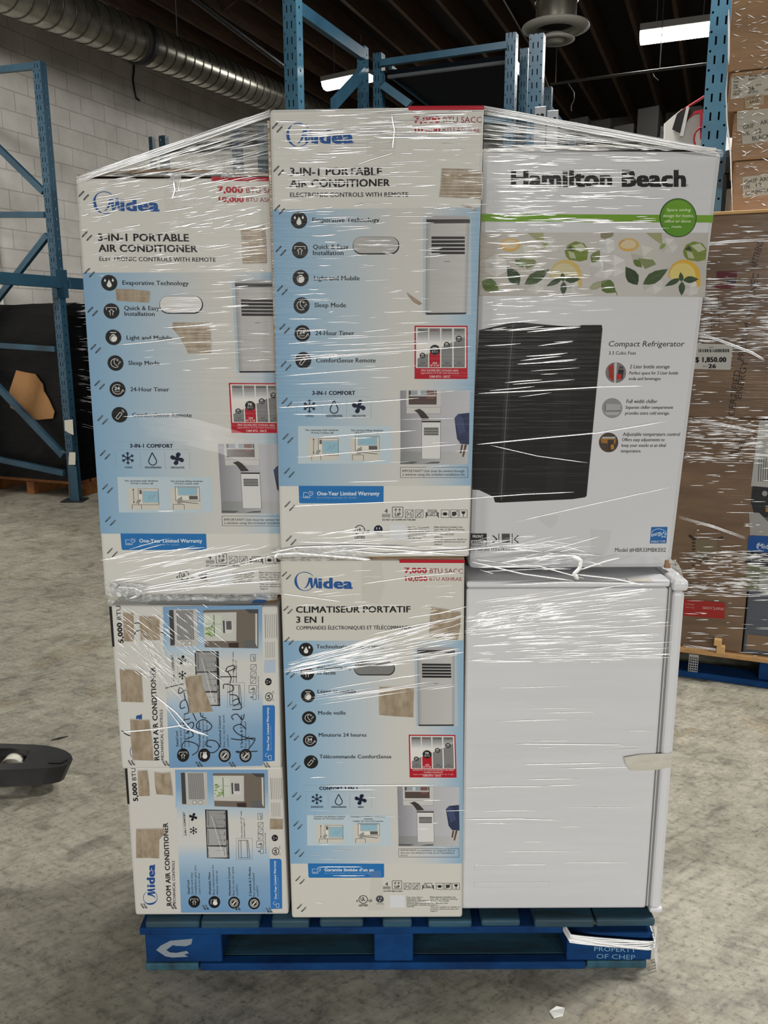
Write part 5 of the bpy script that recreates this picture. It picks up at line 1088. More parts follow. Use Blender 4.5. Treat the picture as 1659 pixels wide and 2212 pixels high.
fr3 = thing('rack_frame', Q2, 'slotted dark blue rack post pair beside the ventilation diffuser', 'storage rack')
ztp = onP(1140, 75, Q2, AX).z
post(fr3, Q2, BX, AX, .095, .07, 0, ztp, RD); post(fr3, Q2 - BX * .12 + AX * .25, BX, AX, .06, .06, 0, ztp, RD)
bar(fr3, Q2 - BX * .10 + AX * .26 + UP * 1.2, Q2 + AX * .03 + UP * 1.2, UP * .02, AX * .02, RD); bar(fr3, Q2 - BX * .10 + AX * .26 + UP * 2.9, Q2 + AX * .03 + UP * 2.9, UP * .02, AX * .02, RD)
# beam ends stood on the shelf
M['galv'] = mat('galvanised_plate', (150, 152, 154), .35, .7)
for i, (x0, x1, y0, y1) in enumerate(((1155, 1179, 230, 262), (1182, 1206, 238, 264))):
    q = onP((x0 + x1) / 2, y0, PR - BX * .6 + AX * .6, AX); w_ = (x1 - x0) / F * q.y * .95
    e_ = thing('beam_end_plate', (q.x, q.y, zb_ + .119), ('punched steel beam end plate standing behind the film, left of a pair', 'punched steel beam end plate standing behind the film, right of a pair')[i], 'steel plate', 'beam ends on the shelf')
    mb = MB(); a = Vector((q.x, q.y, zb_ + .119)) - BX * w_ / 2; hh = q.z - zb_ - .119
    mb.frame(a, BX * w_, AX * .006, UP * hh); mb.frame(a, BX * .005, AX * .05, UP * hh); mb.build('plate', M['galv'], e_, .002)
    for u in (.3, .7): m2 = MB(); m2.lathe(a + BX * (w_ * u) + UP * (hh - .05) - AX * .0006, [(0, .0), (.011, 0), (.011, -.004)], 12, AX); m2.build('bolt_hole', M['dark'], e_)  # dark disc, the hole's shade put into its colour

# --- far dark racks along the wall behind the film
for n_, (x0, x1, ytop, Yd, lab) in enumerate(((325, 345, 294, 10.2, 'dark blue rack frame far along the wall, left end, seen past the film'), (488, 502, 272, 9.2, 'blue rack upright far along the wall, seen through the film web'))):
    q = fpost(x0, x1, ytop, Yd); fk = thing('rack_frame', q, lab, 'storage rack'); z_ = onP((x0 + x1) / 2, ytop, q, AX).z
    post(fk, q, BX, AX, .09, .07, 0, z_, RD)
    if n_ == 0:
        post(fk, q - BX * .14, BX, AX, .05, .06, 0, z_, RD); beam(fk, q + BX * .1 + UP * (z_ - .22), q + BX * 1.3 + UP * (z_ - .22), .1, .05, M['dark'], AX); post(fk, q + BX * 1.3, BX, AX, .09, .07, 0, z_, RD); bar(fk, q - BX * .1 + UP * 1, q + UP * 1, UP * .02, AX * .02, RD)
    else: beam(fk, q + BX * .09 + UP * 1.5, q + BX * 1.2 + UP * 1.5, .1, .05, RD, AX); beam(fk, q + BX * .09 + UP * 2.2, q + BX * 1.2 + UP * 2.2, .1, .05, M['dark'], AX); post(fk, q + BX * 1.2, BX, AX, .09, .07, 0, z_ - .3, RD)

# ================================================================== BLACK WRAPPED LOADS BY THE WALL
M['black_film'] = mottled('black_stretch_film', (7, 7, 8), (14, 15, 17), (3, 3, 40), .5, 1.0, 4, .5); M['black_film'].node_tree.nodes['Principled BSDF'].inputs['Specular IOR Level'].default_value = .18
M['orange'] = mottled('stained_orange_timber', (96, 56, 24), (132, 84, 40), (3, 12, 12), .8)
def wrapped_load(p, d1, d2, h, name, lab):
    """black film round a load, with drawn ripples and sagging shoulders"""
    t = thing(name, p + UP * 0.0, lab, 'wrapped pallet load'); mb = MB(); R = random.Random(len(lab)); n = 10; rows = 16
    c = [p, p + d1, p + d1 + d2, p + d2]; rings = []
    for i in range(rows + 1):
        z = .152 + (h - .152) * i / rows; rg = []
        for s in range(4):
            a, b = c[s], c[(s + 1) % 4]
            for j in range(n):
                q = a.lerp(b, j / n); ctr = p + (d1 + d2) / 2; k = 1 - .025 * (i == rows) - .012 * R.random(); rg.append(ctr + (q - ctr) * k + UP * (z + (R.uniform(-.02, .02) if i == rows else 0)))
        rings.append(rg)
    m_ = 4 * n
    for i in range(rows):
        for j in range(m_): mb.poly([rings[i][j], rings[i][(j + 1) % m_], rings[i + 1][(j + 1) % m_], rings[i + 1][j]], None, 0, False)
    mb.poly(rings[-1]); mb.poly(rings[0][::-1]); mb.build('wrapped_goods', M['black_film'], t)
    for k in (0, .46, .92):
        b = MB(); b.frame(p + d1 * k, d1 * .08, d2, UP * .12); b.build('pallet_stringer', M['orange'], t, .003)
    for k in (0, .2, .4, .6, .8):
        b = MB(); b.frame(p + d2 * (k + .02) + UP * .121, d1, d2 * .16, UP * .03); b.build('pallet_board', M['orange'], t, .003)
        if k in (0, .4, .8): b = MB(); b.frame(p + d2 * (k + .02), d1 * .001, d2 * .16, UP * .001); 
    return t
hl = onP(60, 655, LP - BX * .2, BX).z
pL = LP - BX * 1.15 + AX * .16
l1 = wrapped_load(LP - BX * 1.2 + AX * .14 , BX * 1.12, AX * 1.05, 1.78, 'wrapped_load', 'black film wrapped pallet load behind the left rack brace, torn open to brown card')
hole = [(22, 880), (20, 845), (35, 800), (52, 804), (75, 808), (92, 830), (94, 845), (104, 862), (117, 890), (114, 904), (80, 907), (52, 898)]
pf = LP + AX * .125
slab(l1, 'torn_opening', hole, pf - AX * .002, AX, mottled('brown_card_in_tear', (134, 96, 56), (158, 116, 72), (2, 2, 2), .8), .01)
l2 = wrapped_load(LP + BX * .18 + AX * .30, BX * .95, AX * 1.1, 1.80, 'wrapped_load', 'shiny black film wrapped pallet load between the left rack post and the boxes')
fold2 = MB(); R9 = random.Random(9)
for k in range(70):
    x = R9.uniform(160, 205); y = R9.choice([R9.uniform(655, 760), R9.uniform(810, 900), R9.uniform(655, 920)]); ln = R9.uniform(8, 40); pl = LP + AX * .290
    ridge(fold2, [onP(x + ln * t, y + ln * t * (.02 if y < 800 else .22), pl, AX) for t in (0, .5, 1)], R9.uniform(.0006, .0018))
fold2.build('film_gloss_ribs', M['fold'], l2)  # white ribs: gloss streaks on the black film put into their colour

# ================================================================== THE RIGHT-HAND PALLET
G0 = onZ(1468, 1461, 0) - BX * .30; GD = AX; GYW = BX
def gp(x, y, d=0.0): return onP(x, y, G0 + AX * d, AX)
rp_ = thing('wooden_pallet', G0 + BX * .6 + AX * .5, 'blue pallet with a perforated steel plate, under the film wrapped brown cartons at right', 'pallet')
def gbox(parent, name, px0, px1, py0, py1, d0, dep, m, bev=.004):
    """box whose front is a picture rectangle on the plane d0 behind the pallet's front edge"""
    a = gp(px0, (py0 + py1) / 2, d0); b = gp(px1, (py0 + py1) / 2, d0); z0 = gp((px0 + px1) / 2, py1, d0).z; z1 = gp((px0 + px1) / 2, py0, d0).z
    a.z = b.z = 0; mb = MB(); mb.frame(a + UP * z0, b - a, AX * dep, UP * (z1 - z0)); return mb.build(name, m, parent, bev), (a, b, z0, z1)
LEN = 1.5
zt1 = gp(1560, 1465, .0).z
mb = MB(); mb.frame(G0, BX * LEN, AX * .12, UP * .03); mb.build('bottom_board', PB, rp_, .004)
mb = MB(); mb.frame(G0 + AX * .45, BX * LEN, AX * .12, UP * .03); mb.build('bottom_board', PD, rp_, .004)
for k in (0.0, .62, 1.36):
    for y in (.02, .38, .70): mb = MB(); mb.frame(G0 + BX * (k + (.0 if k else 0)) + AX * y + UP * .03, BX * .14, AX * .10, UP * .085); mb.build('block', PB if k else PD, rp_, .003)
zp = .116
for k in range(7): mb = MB(); mb.frame(G0 + AX * (k * .115 - .005) + UP * zp, BX * LEN, AX * .10, UP * .022); mb.build('deck_board', mottled('raw_pine_deck', (150, 112, 66), (182, 142, 92), (3, 14, 14), .7) if k == 0 else PD, rp_, .003)
# perforated plate on the pallet's front
pa = gp(1487, 1435, -.012); pw = gp(1508, 1435, -.012) - pa; z0, z1 = .035, .115; mb = MB(); pa.z = z0; pw.z = 0; nx, nz = 4, 6
hgt = z1 - z0
mb.frame(pa + UP * (hgt * .9), pw, AX * .004, UP * hgt * .1)
for i in range(nx + 1): mb.frame(pa + pw * (i / nx * .93), pw * .07, AX * .003, UP * hgt * .9)
for j in range(nz + 1): mb.frame(pa + UP * (hgt * .9 * j / nz * .95), pw, AX * .003, UP * hgt * .05)
mb.build('perforated_plate', M['galv'], rp_)
zdk = zp + .022
# one tall brown carton wrapped in film, a printed dehumidifier carton beside it
gz1 = gp(1580, 463, .02).z
gx0 = gp(1440, 900, .02); gx1 = gp(1649, 900, .02)
bc = thing('brown_carton', G0 + BX * .3 + AX * .5 + UP * zdk, 'tall brown corrugated carton in wrinkled film, with a price label, right of the main load', 'box')
mb = MB(); s0 = Vector((gx0.x, gx0.y, 0)); wv = Vector((gx1.x - gx0.x, gx1.y - gx0.y, 0))
xr = Vector((gp(1690, 700, .02).x - gx0.x, gp(1690, 700, .02).y - gx0.y, 0)); zup = gp(1605, 905, .02).z
mb.frame(s0 + UP * (zdk + .001), wv, AX * .79, UP * (zup - zdk)); mb.frame(s0 + UP * (zup + .001), xr, AX * .79, UP * (gz1 - zup)); mb.build('carton', M['kraft_dark'], bc, .006)
pr = Print(lambda x, y, l: gp(x, y, .0185 - .0003 * l)); BRW = (58, 44, 34)
for t, a in (('NEC', (1632, 632, 1640, 592)), ('ARTTREND', (1634, 580, 1650, 522)), ('NO', (1622, 690, 1628, 660)), ('PREMIUM', (1606, 780, 1622, 700)), ('ENERGY', (1601, 862, 1616, 780)), ('CERTIFIED', (1586, 900, 1600, 800))): pr.text(t, *a, 14, BRW, 0)
pr.quad(1548, 586, 1592, 602, (96, 36, 44), 1); pr.quad(1546, 612, 1588, 624, (104, 44, 50), 1); pr.quad(1570, 604, 1590, 611, (60, 52, 70), 1)
for k in range(9): pr.poly([(1495, 1164 + k * 7), (1503, 1164 + k * 7), (1502, 1167 + k * 7), (1494, 1167 + k * 7)], BRW, 1)
pr.quad(1502, 1165, 1548, 1205, (118, 106, 84), 1)
for k in range(4): pr.quad(1512, 1200 + k * 4, 1530, 1202 + k * 4, BRW, 2)
pr.line([(1488, 1156), (1502, 1166)], 6, BRW); pr.line([(1548, 1166), (1562, 1160)], 4, BRW)
pr.line([(1536, 640), (1538, 740)], 1.2, BRW); pr.line([(1552, 640), (1554, 700)], 1.2, BRW); pr.line([(1484, 1208), (1530, 1212)], 1.5, BRW)
for k in range(5): pr.line([(1578 + k * 4, 985), (1592 + k * 5, 945)], 1.4, BRW)
pr.build('printed_marks', bc, M['ink'])
lb = Print(lambda x, y, l: gp(x, y, .012 - .0005 * l))
lb.poly([(1500, 742), (1583, 744), (1578, 799), (1496, 797)], (196, 194, 188), 1)
R3 = random.Random(3); x = 1508.0
while x < 1573:
    w_ = R3.choice([.8, .8, 1.4, 2.2]); lb.quad(x, 754, x + w_, 761, (30, 28, 28), 2); x += w_ + R3.choice([.8, .9, 1.3])
lb.text('smart', 1532, 751, 1542, 751, 2.4, (50, 48, 48), .02); lb.text('$ 1,850.00', 1502, 782, 1569, 782, 10.5, (30, 28, 28), .05); lb.text('SKU:', 1518, 793, 1529, 793, 3, (80, 78, 76)); lb.text('26', 1530, 795, 1547, 795, 8.5, (30, 28, 28), .05)
lb.build('price_label', bc, M['ink_dry'])
rl = Print(lambda x, y, l: gp(x, y, .015 - .0004 * l)); rl.poly([(1476, 1294), (1566, 1302), (1565, 1337), (1476, 1330)], (156, 40, 34), 1)
rl.text('mart.com', 1563, 1313, 1518, 1310, 8, (200, 150, 144), .02, 3); rl.text('smart', 1500, 1305, 1480, 1303, 4, (196, 140, 134), 0); rl.text('shop online', 1500, 1312, 1480, 1310, 3.4, (196, 140, 134), 0)
rl.build('red_sticker', bc, M['ink'])
mb = MB(); a = gp(1548, 1395, -.02); b = gp(1566, 1414, -.02); mb.frame(Vector((a.x, a.y, b.z)), BX * .035, AX * .03, UP * .035); mb.frame(Vector((a.x, a.y, b.z + .034)) - BX * .012, BX * .032, AX * .03, UP * .03); mb.build('card_corner', mottled('torn_tan_card', (170, 132, 84), (196, 158, 106), (8, 8, 8), .8), bc, .003)
dx0 = Vector((gx1.x, gx1.y, 0)); dwv = BX * .5
dh = thing('dehumidifier_carton', dx0 + BX * .25 + AX * .3 + UP * zdk, 'dark blue and black printed dehumidifier carton at the right edge, wrapped in film', 'box')
mb = MB(); mb.frame(dx0 + BX * .004 + UP * (zdk + .001), dwv, AX * .6, UP * (zup - zdk - .003)); mb.build('carton', filmed(mat('dark_blue_print', (40, 48, 62), .5), .6), dh, .005)
pd = Print(lambda x, y, l: gp(x, y, .0185 - .0004 * l))
pd.poly([(1640, 910), (1700, 905), (1700, 1060), (1622, 1050), (1630, 985)], (176, 176, 172), 1); pd.poly([(1626, 1050), (1700, 1056), (1700, 1120), (1632, 1116), (1622, 1085)], (42, 42, 46), 2); pd.ell(1652, 1066, 6, 6, (150, 150, 150), 3, 14); pd.quad(1654, 1096, 1700, 1106, (160, 120, 70), 3)
for k in range(5): pd.line([(1640 + k * 5, 990), (1638 + k * 5, 1040)], 1.4, (70, 70, 72), 3)
pd.poly([(1618, 1106), (1640, 1108), (1660, 1128), (1700, 1132), (1700, 1160), (1620, 1156)], (156, 155, 152), 2)
pd.poly([(1618, 1157), (1700, 1160), (1700, 1196), (1614, 1191)], (24, 78, 146), 3); pd.text('Midea', 1636, 1184, 1676, 1187, 11, (200, 212, 224), .02, 4); pd.ring(1642, 1180, 8, 8, 1, (200, 212, 224), 4, 12, 1.5, 4.8)
pd.poly([(1613, 1193), (1700, 1198), (1700, 1226), (1610, 1218)], (34, 36, 42), 3); pd.text('Déshumidificateur', 1623, 1206, 1700, 1210, 7, (176, 176, 178), .02, 4); pd.text('Dehumidifier', 1622, 1213, 1646, 1215, 5, (170, 170, 172), .02, 4)
pd.poly([(1614, 1222), (1700, 1228), (1700, 1284), (1608, 1272)], (112, 116, 92), 2); pd.poly([(1640, 1240), (1700, 1244), (1700, 1284), (1640, 1276)], (156, 160, 152), 3); pd.poly([(1640, 1224), (1700, 1228), (1700, 1234), (1642, 1230)], (180, 180, 172), 3)
pd.poly([(1614, 1370), (1700, 1378), (1700, 1412), (1612, 1402)], (128, 104, 80), 2)
pd.build('printed_front', dh, M['ink'])
gt = MB(); gt.frame(s0 + UP * (gz1 + .001), xr, AX * .79, UP * .012); o_ = gt.build('tray_lid', mottled('tan_board_lid', (176, 140, 90), (200, 162, 110), (3, 3, 3), .7), bc, .002)

# cartons stacked on top
cg = 'brown cartons stacked on the tall wrapped carton'
zb0 = gz1 + .014
def top_box(pxl, yt, yb, lab, d=.10, hz=None, z0=None):
    a = gp(pxl, (yt + yb) / 2, d); z1 = gp(1620, yt, d).z; z0 = gp(1620, yb, d).z if z0 is None else z0
    t = thing('brown_carton', a + UP * (z0 - a.z), lab, 'box', cg); BASE[t.name] = Vector(t.location)
    mb = MB(); mb.frame(Vector((a.x, a.y, z0)), BX * .6, AX * .5, UP * (z1 - z0 - .002)); mb.build('carton', M['kraft'], t, .008); return t, z1
t1, z1 = top_box(1582, 345, 458, 'brown carton with a GRIP ARM gunmetal label, lowest on the tall wrapped carton', .10, None, zb0)
t2, z2 = top_box(1582, 238, 345, 'brown carton with a GRIP ARM black label and white paper, below the carton marked 26', .10, None, z1)
t3, z3 = top_box(1575, 150, 238, 'brown carton with a printed shipping form and ROTATING BASE note', .09, None, z2)
t4, z4 = top_box(1578, -70, 150, 'topmost plain brown carton in shiny film at the upper right corner', .09, None, z3)
def paper(t, pts, d, lines, col=(198, 192, 178)):
    q = Print(lambda x, y, l: gp(x, y, d - .002 - .0006 * l)); q.poly(pts, col, 1)
    for ln in lines: q.text(*ln)
    return q.build('paper_label', t, M['ink'])
HB_ = (70, 64, 58)
paper(t1, [(1604, 383), (1700, 372), (1700, 414), (1605, 428)], .10, [('GRIP ARM', 1609, 397, 1668, 389, 9, HB_, 0), ('1PK', 1609, 409, 1622, 407, 9, HB_, 0), ('12', 1634, 405, 1646, 403, 9, HB_, 0), ('GUNMETAL', 1611, 423, 1668, 414, 9, HB_, .0)])
paper(t2, [(1592, 238), (1660, 232), (1700, 230), (1700, 300), (1604, 312), (1602, 284), (1592, 284)], .10, [('GRIP', 1606, 280, 1630, 275, 9, HB_, 0), ('ARM', 1643, 270, 1668, 265, 9, HB_, 0), ('1PK', 1606, 294, 1620, 292, 9, HB_, 0), ('12', 1634, 289, 1646, 286, 10, HB_, 0), ('BLACK', 1626, 304, 1664, 297, 9, HB_, 0)])
paper(t3, [(1580, 168), (1700, 152), (1700, 200), (1578, 215)], .09, [('Company', 1586, 172, 1609, 168, 5, HB_, .02), ('Item', 1585, 179, 1596, 178, 5, HB_, .02), ('Qty', 1585, 187, 1594, 185, 5, HB_, .02), ('G.W.', 1585, 193, 1596, 191, 5, HB_, .02), ('Lot No.', 1585, 200, 1603, 198, 5, HB_, .02), ('MEAS', 1584, 207, 1600, 204, 5, HB_, .02), ('Wireless Remote', 1618, 167, 1665, 160, 5, HB_, .02), ('Base-7', 1618, 174, 1636, 170, 5, HB_, .02), ('26', 1618, 197, 1630, 194, 9, (30, 28, 28), .02), ('KGS', 1634, 186, 1645, 184, 4, HB_, .02), ('46*27*21', 1616, 203, 1638, 200, 5, HB_, .02), ('CM', 1652, 198, 1660, 196, 5, HB_, .02)])
paper(t3, [(1609, 208), (1650, 203), (1650, 226), (1609, 236)], .0885, [('ROTATING', 1612, 217, 1644, 211, 6, HB_, 0), ('BASE', 1620, 224, 1640, 220, 6, HB_, 0)], (182, 164, 132))
wf = thing('stretch_film', G0 + UP * .2, 'clear wrinkled film round the brown cartons on the right pallet', 'plastic wrap'); FW = MB(); R5 = random.Random(15)
for k in range(900):
    y = R5.choice([R5.uniform(480, 1430), R5.uniform(600, 760), R5.uniform(900, 1000), R5.uniform(1190, 1290)]); x = R5.uniform(1466, 1655); xl = 1566 - (y - 325) * .12; x = max(x, xl - 10); ln = R5.uniform(5, 46); sl = -.02 + .05 * (y - 470) / 900 + R5.uniform(-.03, .03)
    ridge(FW, [gp(x + ln * t, y + sl * ln * t, .012) for t in (0, .33, .66, 1)], R5.uniform(.0005, .0017))
for pts, w_ in (([(1470, 705), (1560, 735), (1625, 760), (1650, 775)], .003), ([(1490, 905), (1560, 915), (1659, 935)], .003), ([(1466, 1115), (1540, 1135), (1610, 1160)], .003), ([(1476, 1392), (1530, 1400), (1560, 1402)], .003), ([(1500, 530), (1570, 520), (1659, 515)], .004), ([(1570, 1272), (1659, 1274)], .003)):
    for j in range(3): ridge(FW, [gp(x, y + j * 2.2, .010) for x, y in pts], w_ * .5)
for k in range(120):
    x = R5.uniform(1580, 1650); y = R5.uniform(0, 455); an = R5.uniform(-.6, .6); ln = R5.uniform(4, 18); ridge(FW, [gp(x + ln * t, y + ln * an * t, .078) for t in (0, .5, 1)], R5.uniform(.0006, .002))
ridge(FW, [gp(1574, y, .085) for y in (20, 60, 120, 140)], .004); ridge(FW, [gp(x, y, .085) for x, y in ((1572, 150), (1568, 200), (1570, 260), (1578, 330), (1582, 455))], .003)
FW.build('film_folds', M['fold'], wf)

# ================================================================== OVERHEAD
M['spiral'] = mottled('spiral_galvanised_duct', (150, 146, 132), (196, 192, 178), (5, 5, 5), .28, 1.0, 3, 0, .85)
def ptd(x, y, Y): d = ray(x, y); return EYE + d * (Y / d.y)
D0 = ptd(70, -2, 8.2); tt = None
d_ = ray(600, 213); kx = d_.x / d_.y; t_ = (D0.x - kx * D0.y) / (kx * AX.y - AX.x); D1 = D0 + AX * t_; D1.z = ptd(600, 213, D1.y).z
dirD = (D1 - D0).normalized(); st_ = D0 - dirD * 2.2; total = (D1 - D0).length + 4.5
du = thing('spiral_duct', st_ + dirD * 4, 'long silver spiral ventilation duct hung along the left wall', 'duct')
BASE[du.name] = Vector(du.location)
mb = MB(); mb.tube([st_ + dirD * (total * i / 40) for i in range(41)], .205, 28, None, 0, True, True); mb.build('duct_tube', M['spiral'], du)
M['seam'] = mat('duct_seam', (70, 68, 62), .4, .8)
for i in range(52):
    s = .25 + i * .172
    if s > total - .1: break
    c = st_ + dirD * s; mb = MB(); n = 24; u = dirD.cross(UP).normalized(); w = u.cross(dirD); rr = .208
    pts = [c + (u * math.cos(2 * math.pi * k / n) + w * math.sin(2 * math.pi * k / n)) * rr + dirD * (.05 * k / n) for k in range(n + 1)]
    if i < 46: mb.tube(pts, .0055, 5); mb.build('seam', M['seam'], du)
c = D0 + dirD * ((ptd(258, 80, 9.6) - D0).dot(dirD)); mb = MB(); mb.lathe(c, [(.206, 0), (.222, 0), (.222, .11), (.206, .11)], 28, dirD); mb.build('black_coupling', M['strap'], du)
for i in (1.8, 4.4, 7.0): mb = MB(); q = st_ + dirD * i + UP * .2; mb.tube([q, Vector((q.x, q.y, 5.22))], .006, 6); mb.build('hanger_rod', M['galv'], du)
# round diffuser on its drop
dz = onP(1200, 66, Vector((0, 7.0, 0)), Vector((0, 1, 0)))
df = thing('air_diffuser', dz, 'round grey ceiling air diffuser on a silver duct drop', 'vent'); BASE[df.name] = dz
M['dgrey'] = mat('grey_diffuser_paint', (150, 148, 138), .5)
mb = MB(); mb.lathe(dz, [(.12, .055), (.255, .03), (.258, .012), (.18, -.01), (.15, .0), (.14, .04)], 36); mb.build('outer_cone', M['dgrey'], df)
mb = MB(); mb.lathe(dz, [(.06, -.02), (.145, -.062), (.15, -.07), (.10, -.078), (.085, -.07)], 36); mb.build('middle_cone', M['dgrey'], df)
mb = MB(); mb.lathe(dz, [(.0, -.092), (.055, -.092), (.062, -.082), (.085, -.072), (.05, -.05)], 30); mb.build('inner_cone', M['dgrey'], df)
mb = MB(); mb.lathe(dz, [(.155, .02), (.155, .2), (.15, .22), (.156, .24), (.15, .26), (.15, .60)], 28); mb.build('duct_drop', M['spiral'], df)
mb = MB(); mb.lathe(dz, [(.158, .19), (.166, .2), (.158, .21)], 28); mb.build('clamp_ring', M['seam'], df)
mb = MB(); mb.tube([dz + UP * .58, dz + UP * .72 + BX * -.05, dz + UP * .84 - BX * .2, dz + UP * .9 - BX * .5, dz + UP * .9 - BX * 1.4], .165, 20); mb.build('flexible_elbow', M['spiral'], df)
mb = MB(); mb.lathe(dz, [(0, .05), (.14, .05)], 24); mb.build('throat', M['dark'], df)  # dark disc across the mouth, the duct's inner shade as colour
# tube lights that show
def lamp_fix(pa, pb, z, lab, pw):
    a, b = onZ(*pa, z), onZ(*pb, z); c = (a + b) / 2; t = thing('ceiling_light', c, lab, 'light'); BASE[t.name] = Vector(c); d = (b - a); L_ = d.length; d.normalize(); n = Vector((-d.y, d.x, 0))
    mb = MB(); mb.frame(a - n * .12 + UP * .03, d * L_, n * .24, UP * .06); mb.build('housing', mat('lamp_housing', (140, 138, 132), .5), t, .004)
    e = mat('lit_lamp_lens', (255, 252, 240), .4, 0, 1, .5, (255, 252, 242), 14.0)
    mb = MB(); k = 8
    prf = [(-.10, .03), (-.085, -.02), (-.05, -.05), (0, -.06), (.05, -.05), (.085, -.02), (.10, .03)]
    for (p, q), (r, s) in zip(prf, prf[1:]): mb.poly([a + n * p + UP * q, b + n * p + UP * q, b + n * r + UP * s, a + n * r + UP * s], None, 0, True)
    mb.poly([a + n * p + UP * q for p, q in prf]); mb.poly([b + n * p + UP * q for p, q in prf]); mb.build('lit_lens', e, t)
    for s in (.2, .8): m2 = MB(); q = a + d * (L_ * s) + UP * .09; m2.tube([q, Vector((q.x, q.y, 5.22))], .004, 5); m2.build('hanger_wire', M['galv'], t)
    l = bpy.data.lights.new('ceiling_light_lamp', 'AREA'); l.shape = 'RECTANGLE'; l.size = L_; l.size_y = .2; l.energy = pw; l.color = (1, .985, .95)
    o = bpy.data.objects.new('ceiling_light_lamp', l); COL.objects.link(o); o.parent = t; o.location = (0, 0, -.07); o.rotation_euler = (0, 0, math.atan2(d.y, d.x))
lamp_fix((1384, 82), (1552, 60), 4.25, 'bright tube light hung from the roof beside the right rack post', 60)
lamp_fix((704, 186), (800, 166), 4.7, 'smaller lit tube light hung behind the left rack post', 40)
lamp_fix((998, 213), (1014, 211), 4.9, 'tiny lit panel light far off under the roof', 20)
# conduit and cables under the roof
def cable(name, pts, r, lab, cat, m):
    mb = MB(); mb.tube(pts, r, 8); return tag(mb.build(name, m), lab, cat)
M['cable'] = mat('grey_cable', (54, 53, 50), .6); M['cblack'] = mat('black_cable', (22, 22, 22), .5)
cdt = thing('conduit', ptd(1330, 163, 8.6), 'thin grey conduit crossing under the roof behind the diffuser, cable tails hanging from it', 'pipe')
mb = MB(); mb.tube([ptd(1190, 182, 9), ptd(1330, 163, 8.6), ptd(1425, 151, 8.3), ptd(1530, 138, 8.0)], .013, 8); mb.build('conduit_pipe', M['cable'], cdt)
for q in (ptd(1200, 180.5, 8.97), ptd(1425, 151, 8.3)): mb = MB(); mb.tube([q, Vector((q.x, q.y, 5.22))], .004, 5); mb.build('hanger_rod', M['cable'], cdt)
for pts in ([ptd(1226, 178, 8.89), ptd(1240, 200, 8.5), ptd(1240, 215, 8.5), ptd(1234, 228, 8.5), ptd(1234, 240, 8.5)], [ptd(1409, 153.5, 8.36), ptd(1412, 165, 8.3), ptd(1422, 174, 8.3)]):
    mb = MB(); mb.tube(pts, .005, 6); mb.build('cable_tail', M['cable'], cdt)
cable('hanging_cable', [ptd(1085, -5, 6.5), ptd(1105, 30, 6.5), ptd(1130, 75, 6.6), ptd(1160, 120, 6.8), ptd(1185, 190, 7)], .006, 'pair of loose cables looping down past the round diffuser', 'cable', M['cable'])
cable('pipe', [ptd(410, -10, 8.5), ptd(612, 142, 10.6)], .03, 'dark pipe running under the roof between duct and rack post', 'pipe', M['cblack'])
wc = LP - BX * 1.61; 
cable('wall_cable', [onP(290, 127, WL0 + BX * .012, BX), onP(289, 155, WL0 + BX * .012, BX), onP(287, 172, WL0 + BX * .012, BX), onP(291, 200, WL0 + BX * .012, BX), onP(294, 212, WL0 + BX * .012, BX), onP(301, 217, WL0 + BX * .012, BX)], .012, 'black cable end hanging down the block wall under the duct', 'cable', M['cblack'])
# a beam and cluttered shelf in the dark at the far end
fr4 = thing('rack_frame', Vector((4.2, 10.2, 0)), 'dim rack far behind the white refrigerator carton, loaded with clutter', 'storage rack'); zz = ptd(1340, 240, 10).z
p4 = ptd(1215, 240, 10.4); p5 = ptd(1430, 228, 9.6); p4.z = p5.z = 0
for q in (p4, p5): post(fr4, q, BX, AX, .08, .07, 0, zz - .25, M['dark'])  # rack built in black, the far end's darkness put into its colour
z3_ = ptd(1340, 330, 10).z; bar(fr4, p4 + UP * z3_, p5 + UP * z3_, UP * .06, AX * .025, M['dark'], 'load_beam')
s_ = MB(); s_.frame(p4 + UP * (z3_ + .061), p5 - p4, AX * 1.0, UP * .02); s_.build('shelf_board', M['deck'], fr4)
R6 = random.Random(6)
cl = ['darkened grey carton in the dark far rack, leftmost', 'darkened grey carton in the dark far rack, second from left', 'darkened grey carton in the dark far rack, third from left', 'darkened grey carton in the dark far rack, rightmost']
for k in range(4):
    mb = MB(); o = p4.lerp(p5, .06 + .235 * k) + AX * .1 + UP * (z3_ + .083); mb.frame(o, (p5 - p4) * .2, AX * .6, UP * R6.uniform(.2, .42)); tag(mb.build('shaded_carton', mat('shaded_carton', R6.choice([(52, 50, 48), (36, 34, 32), (64, 62, 60)]), .8), None, .005), cl[k], 'box', 'cartons in the dark far rack')  # far-end darkness put into the carton greys

# ================================================================== THINGS ON THE FLOOR
pj = thing('pallet_jack', (-1.5, 2.57, 0), 'black steel pallet jack fork poking in from the left edge of the floor', 'pallet jack')
FZ1 = .105
def fz(x, y, z=FZ1): return onZ(x, y, z)
outl = [(-260, 1650), (-260, 1603), (0, 1606), (70, 1608), (100, 1610.5), (122, 1614.5), (140, 1620.5), (151, 1627.5), (156, 1635), (157, 1641), (154, 1647), (146, 1652), (130, 1656), (105, 1659), (60, 1661), (0, 1663), (-120, 1664), (-260, 1664)]
inn = [(-200, 1622), (20, 1616), (66, 1622), (50, 1648), (-200, 1653)]
M['fork'] = mottled('black_fork_paint', (20, 20, 22), (36, 36, 38), (9, 9, 9), .28, 1.0)
oo = [fz(*q) for q in outl]; ii = [fz(*q) for q in inn]
mb = MB(); tri = [tuple(t) for t in tessellate_polygon([[Vector((p.x, p.y, 0)) for p in oo], [Vector((p.x, p.y, 0)) for p in ii]])]; mb.mesh(oo + ii, tri)
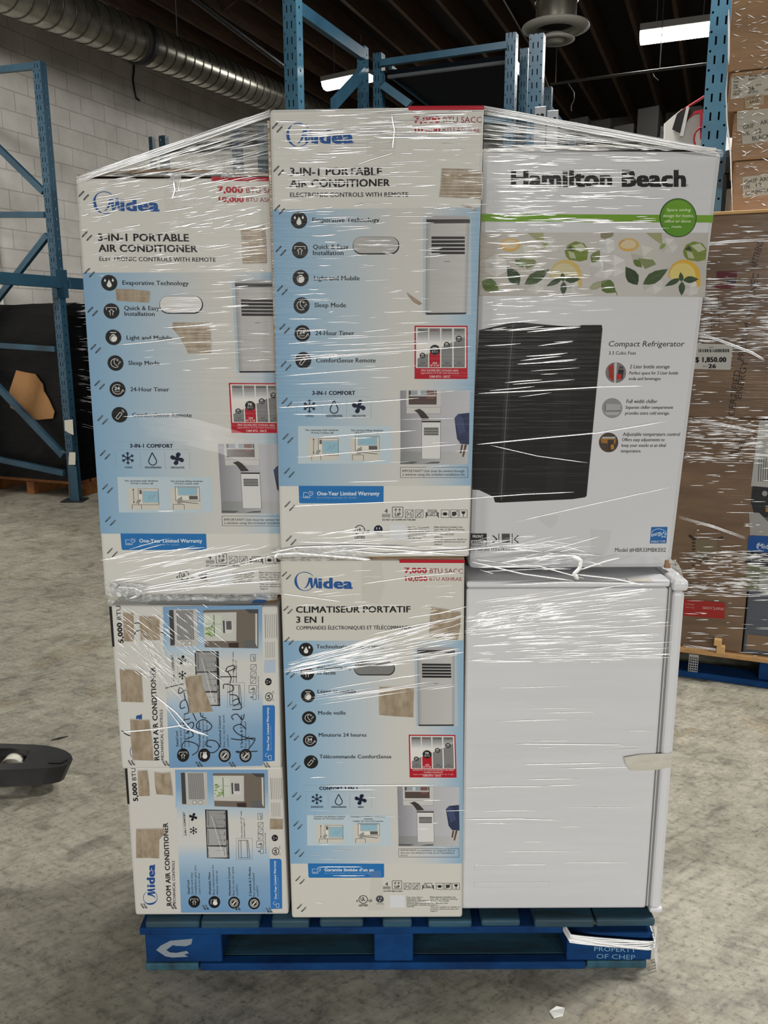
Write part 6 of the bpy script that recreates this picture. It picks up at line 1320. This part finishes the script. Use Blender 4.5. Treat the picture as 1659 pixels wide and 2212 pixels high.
for L_ in (oo, ii):
    for i in range(len(L_)):
        a, b = L_[i], L_[(i + 1) % len(L_)]; cc = Vector((a.x if L_ is ii else a.x, 0, 0)); dn = -.062
        ins = lambda p: p + Vector(((-.03 if p.x > -1.15 else 0) if L_ is oo else 0, 0, dn)); mb.poly([a, b, ins(b), ins(a)], None, 0, True)
mb.build('fork', M['fork'], pj, .004)
ep = MB(); pts = [(103, 1637), (118, 1622), (138, 1626), (146, 1640), (132, 1648), (104, 1648)]; e_ = [fz(x, y, FZ1 + .0025) for x, y in pts]; ep.poly(e_); ep.mesh(e_ + [fz(x, y, FZ1 + .0003) for x, y in pts], [(i, (i + 1) % 6, 6 + (i + 1) % 6, 6 + i) for i in range(6)]); ep.build('tip_pad', M['fork'], pj)
q = fz(38, 1640, .06); rl_ = MB(); rl_.lathe(Vector((q.x, q.y - .05, .045)), [(0, 0), (.043, 0), (.045, .004), (.045, .076), (.043, .08), (0, .08)], 24, (0, 1, 0)); rl_.build('load_roller', mat('white_nylon_roller', (200, 196, 182), .5), pj)
q = fz(-60, 1640, .06); rl_ = MB(); rl_.lathe(Vector((q.x, q.y - .05, .045)), [(0, 0), (.043, 0), (.045, .004), (.045, .076), (.043, .08), (0, .08)], 24, (0, 1, 0)); rl_.build('load_roller', bpy.data.materials['white_nylon_roller'], pj)
def scrap(name, pts, lab, cat, m, h=.004):
    q = [onZ(x, y, h * (1 + .8 * (i % 2))) for i, (x, y) in enumerate(pts)]; mb = MB(); tri = [tuple(t) for t in tessellate_polygon([[Vector((x, y, 0)) for x, y in pts]])]; n = len(q)
    mb.mesh(q, tri); mb.mesh([p - UP * (p.z - .0005) for p in q], tri); mb.mesh(q + [p - UP * (p.z - .0005) for p in q], [(i, (i + 1) % n, n + (i + 1) % n, n + i) for i in range(n)]); return tag(mb.build(name, m), lab, cat)
scrap('paper_scrap', [(1187, 2184), (1202, 2173), (1220, 2177), (1216, 2190), (1196, 2197)], 'small white scrap of paper on the floor in front of the pallet', 'litter', M['whites'])
mb = MB(); mb.tube([onZ(110, 1599, .003), onZ(130, 1594, .003), onZ(148, 1590, .003)], [.0012, .003, .0012], 6); tag(mb.build('wood_splinter', M['cblack']), 'thin dark splinter lying on the floor behind the fork tip', 'litter')
M['stain'] = mottled('brown_floor_stain', (112, 98, 80), (126, 112, 92), (20, 20, 20), .5)
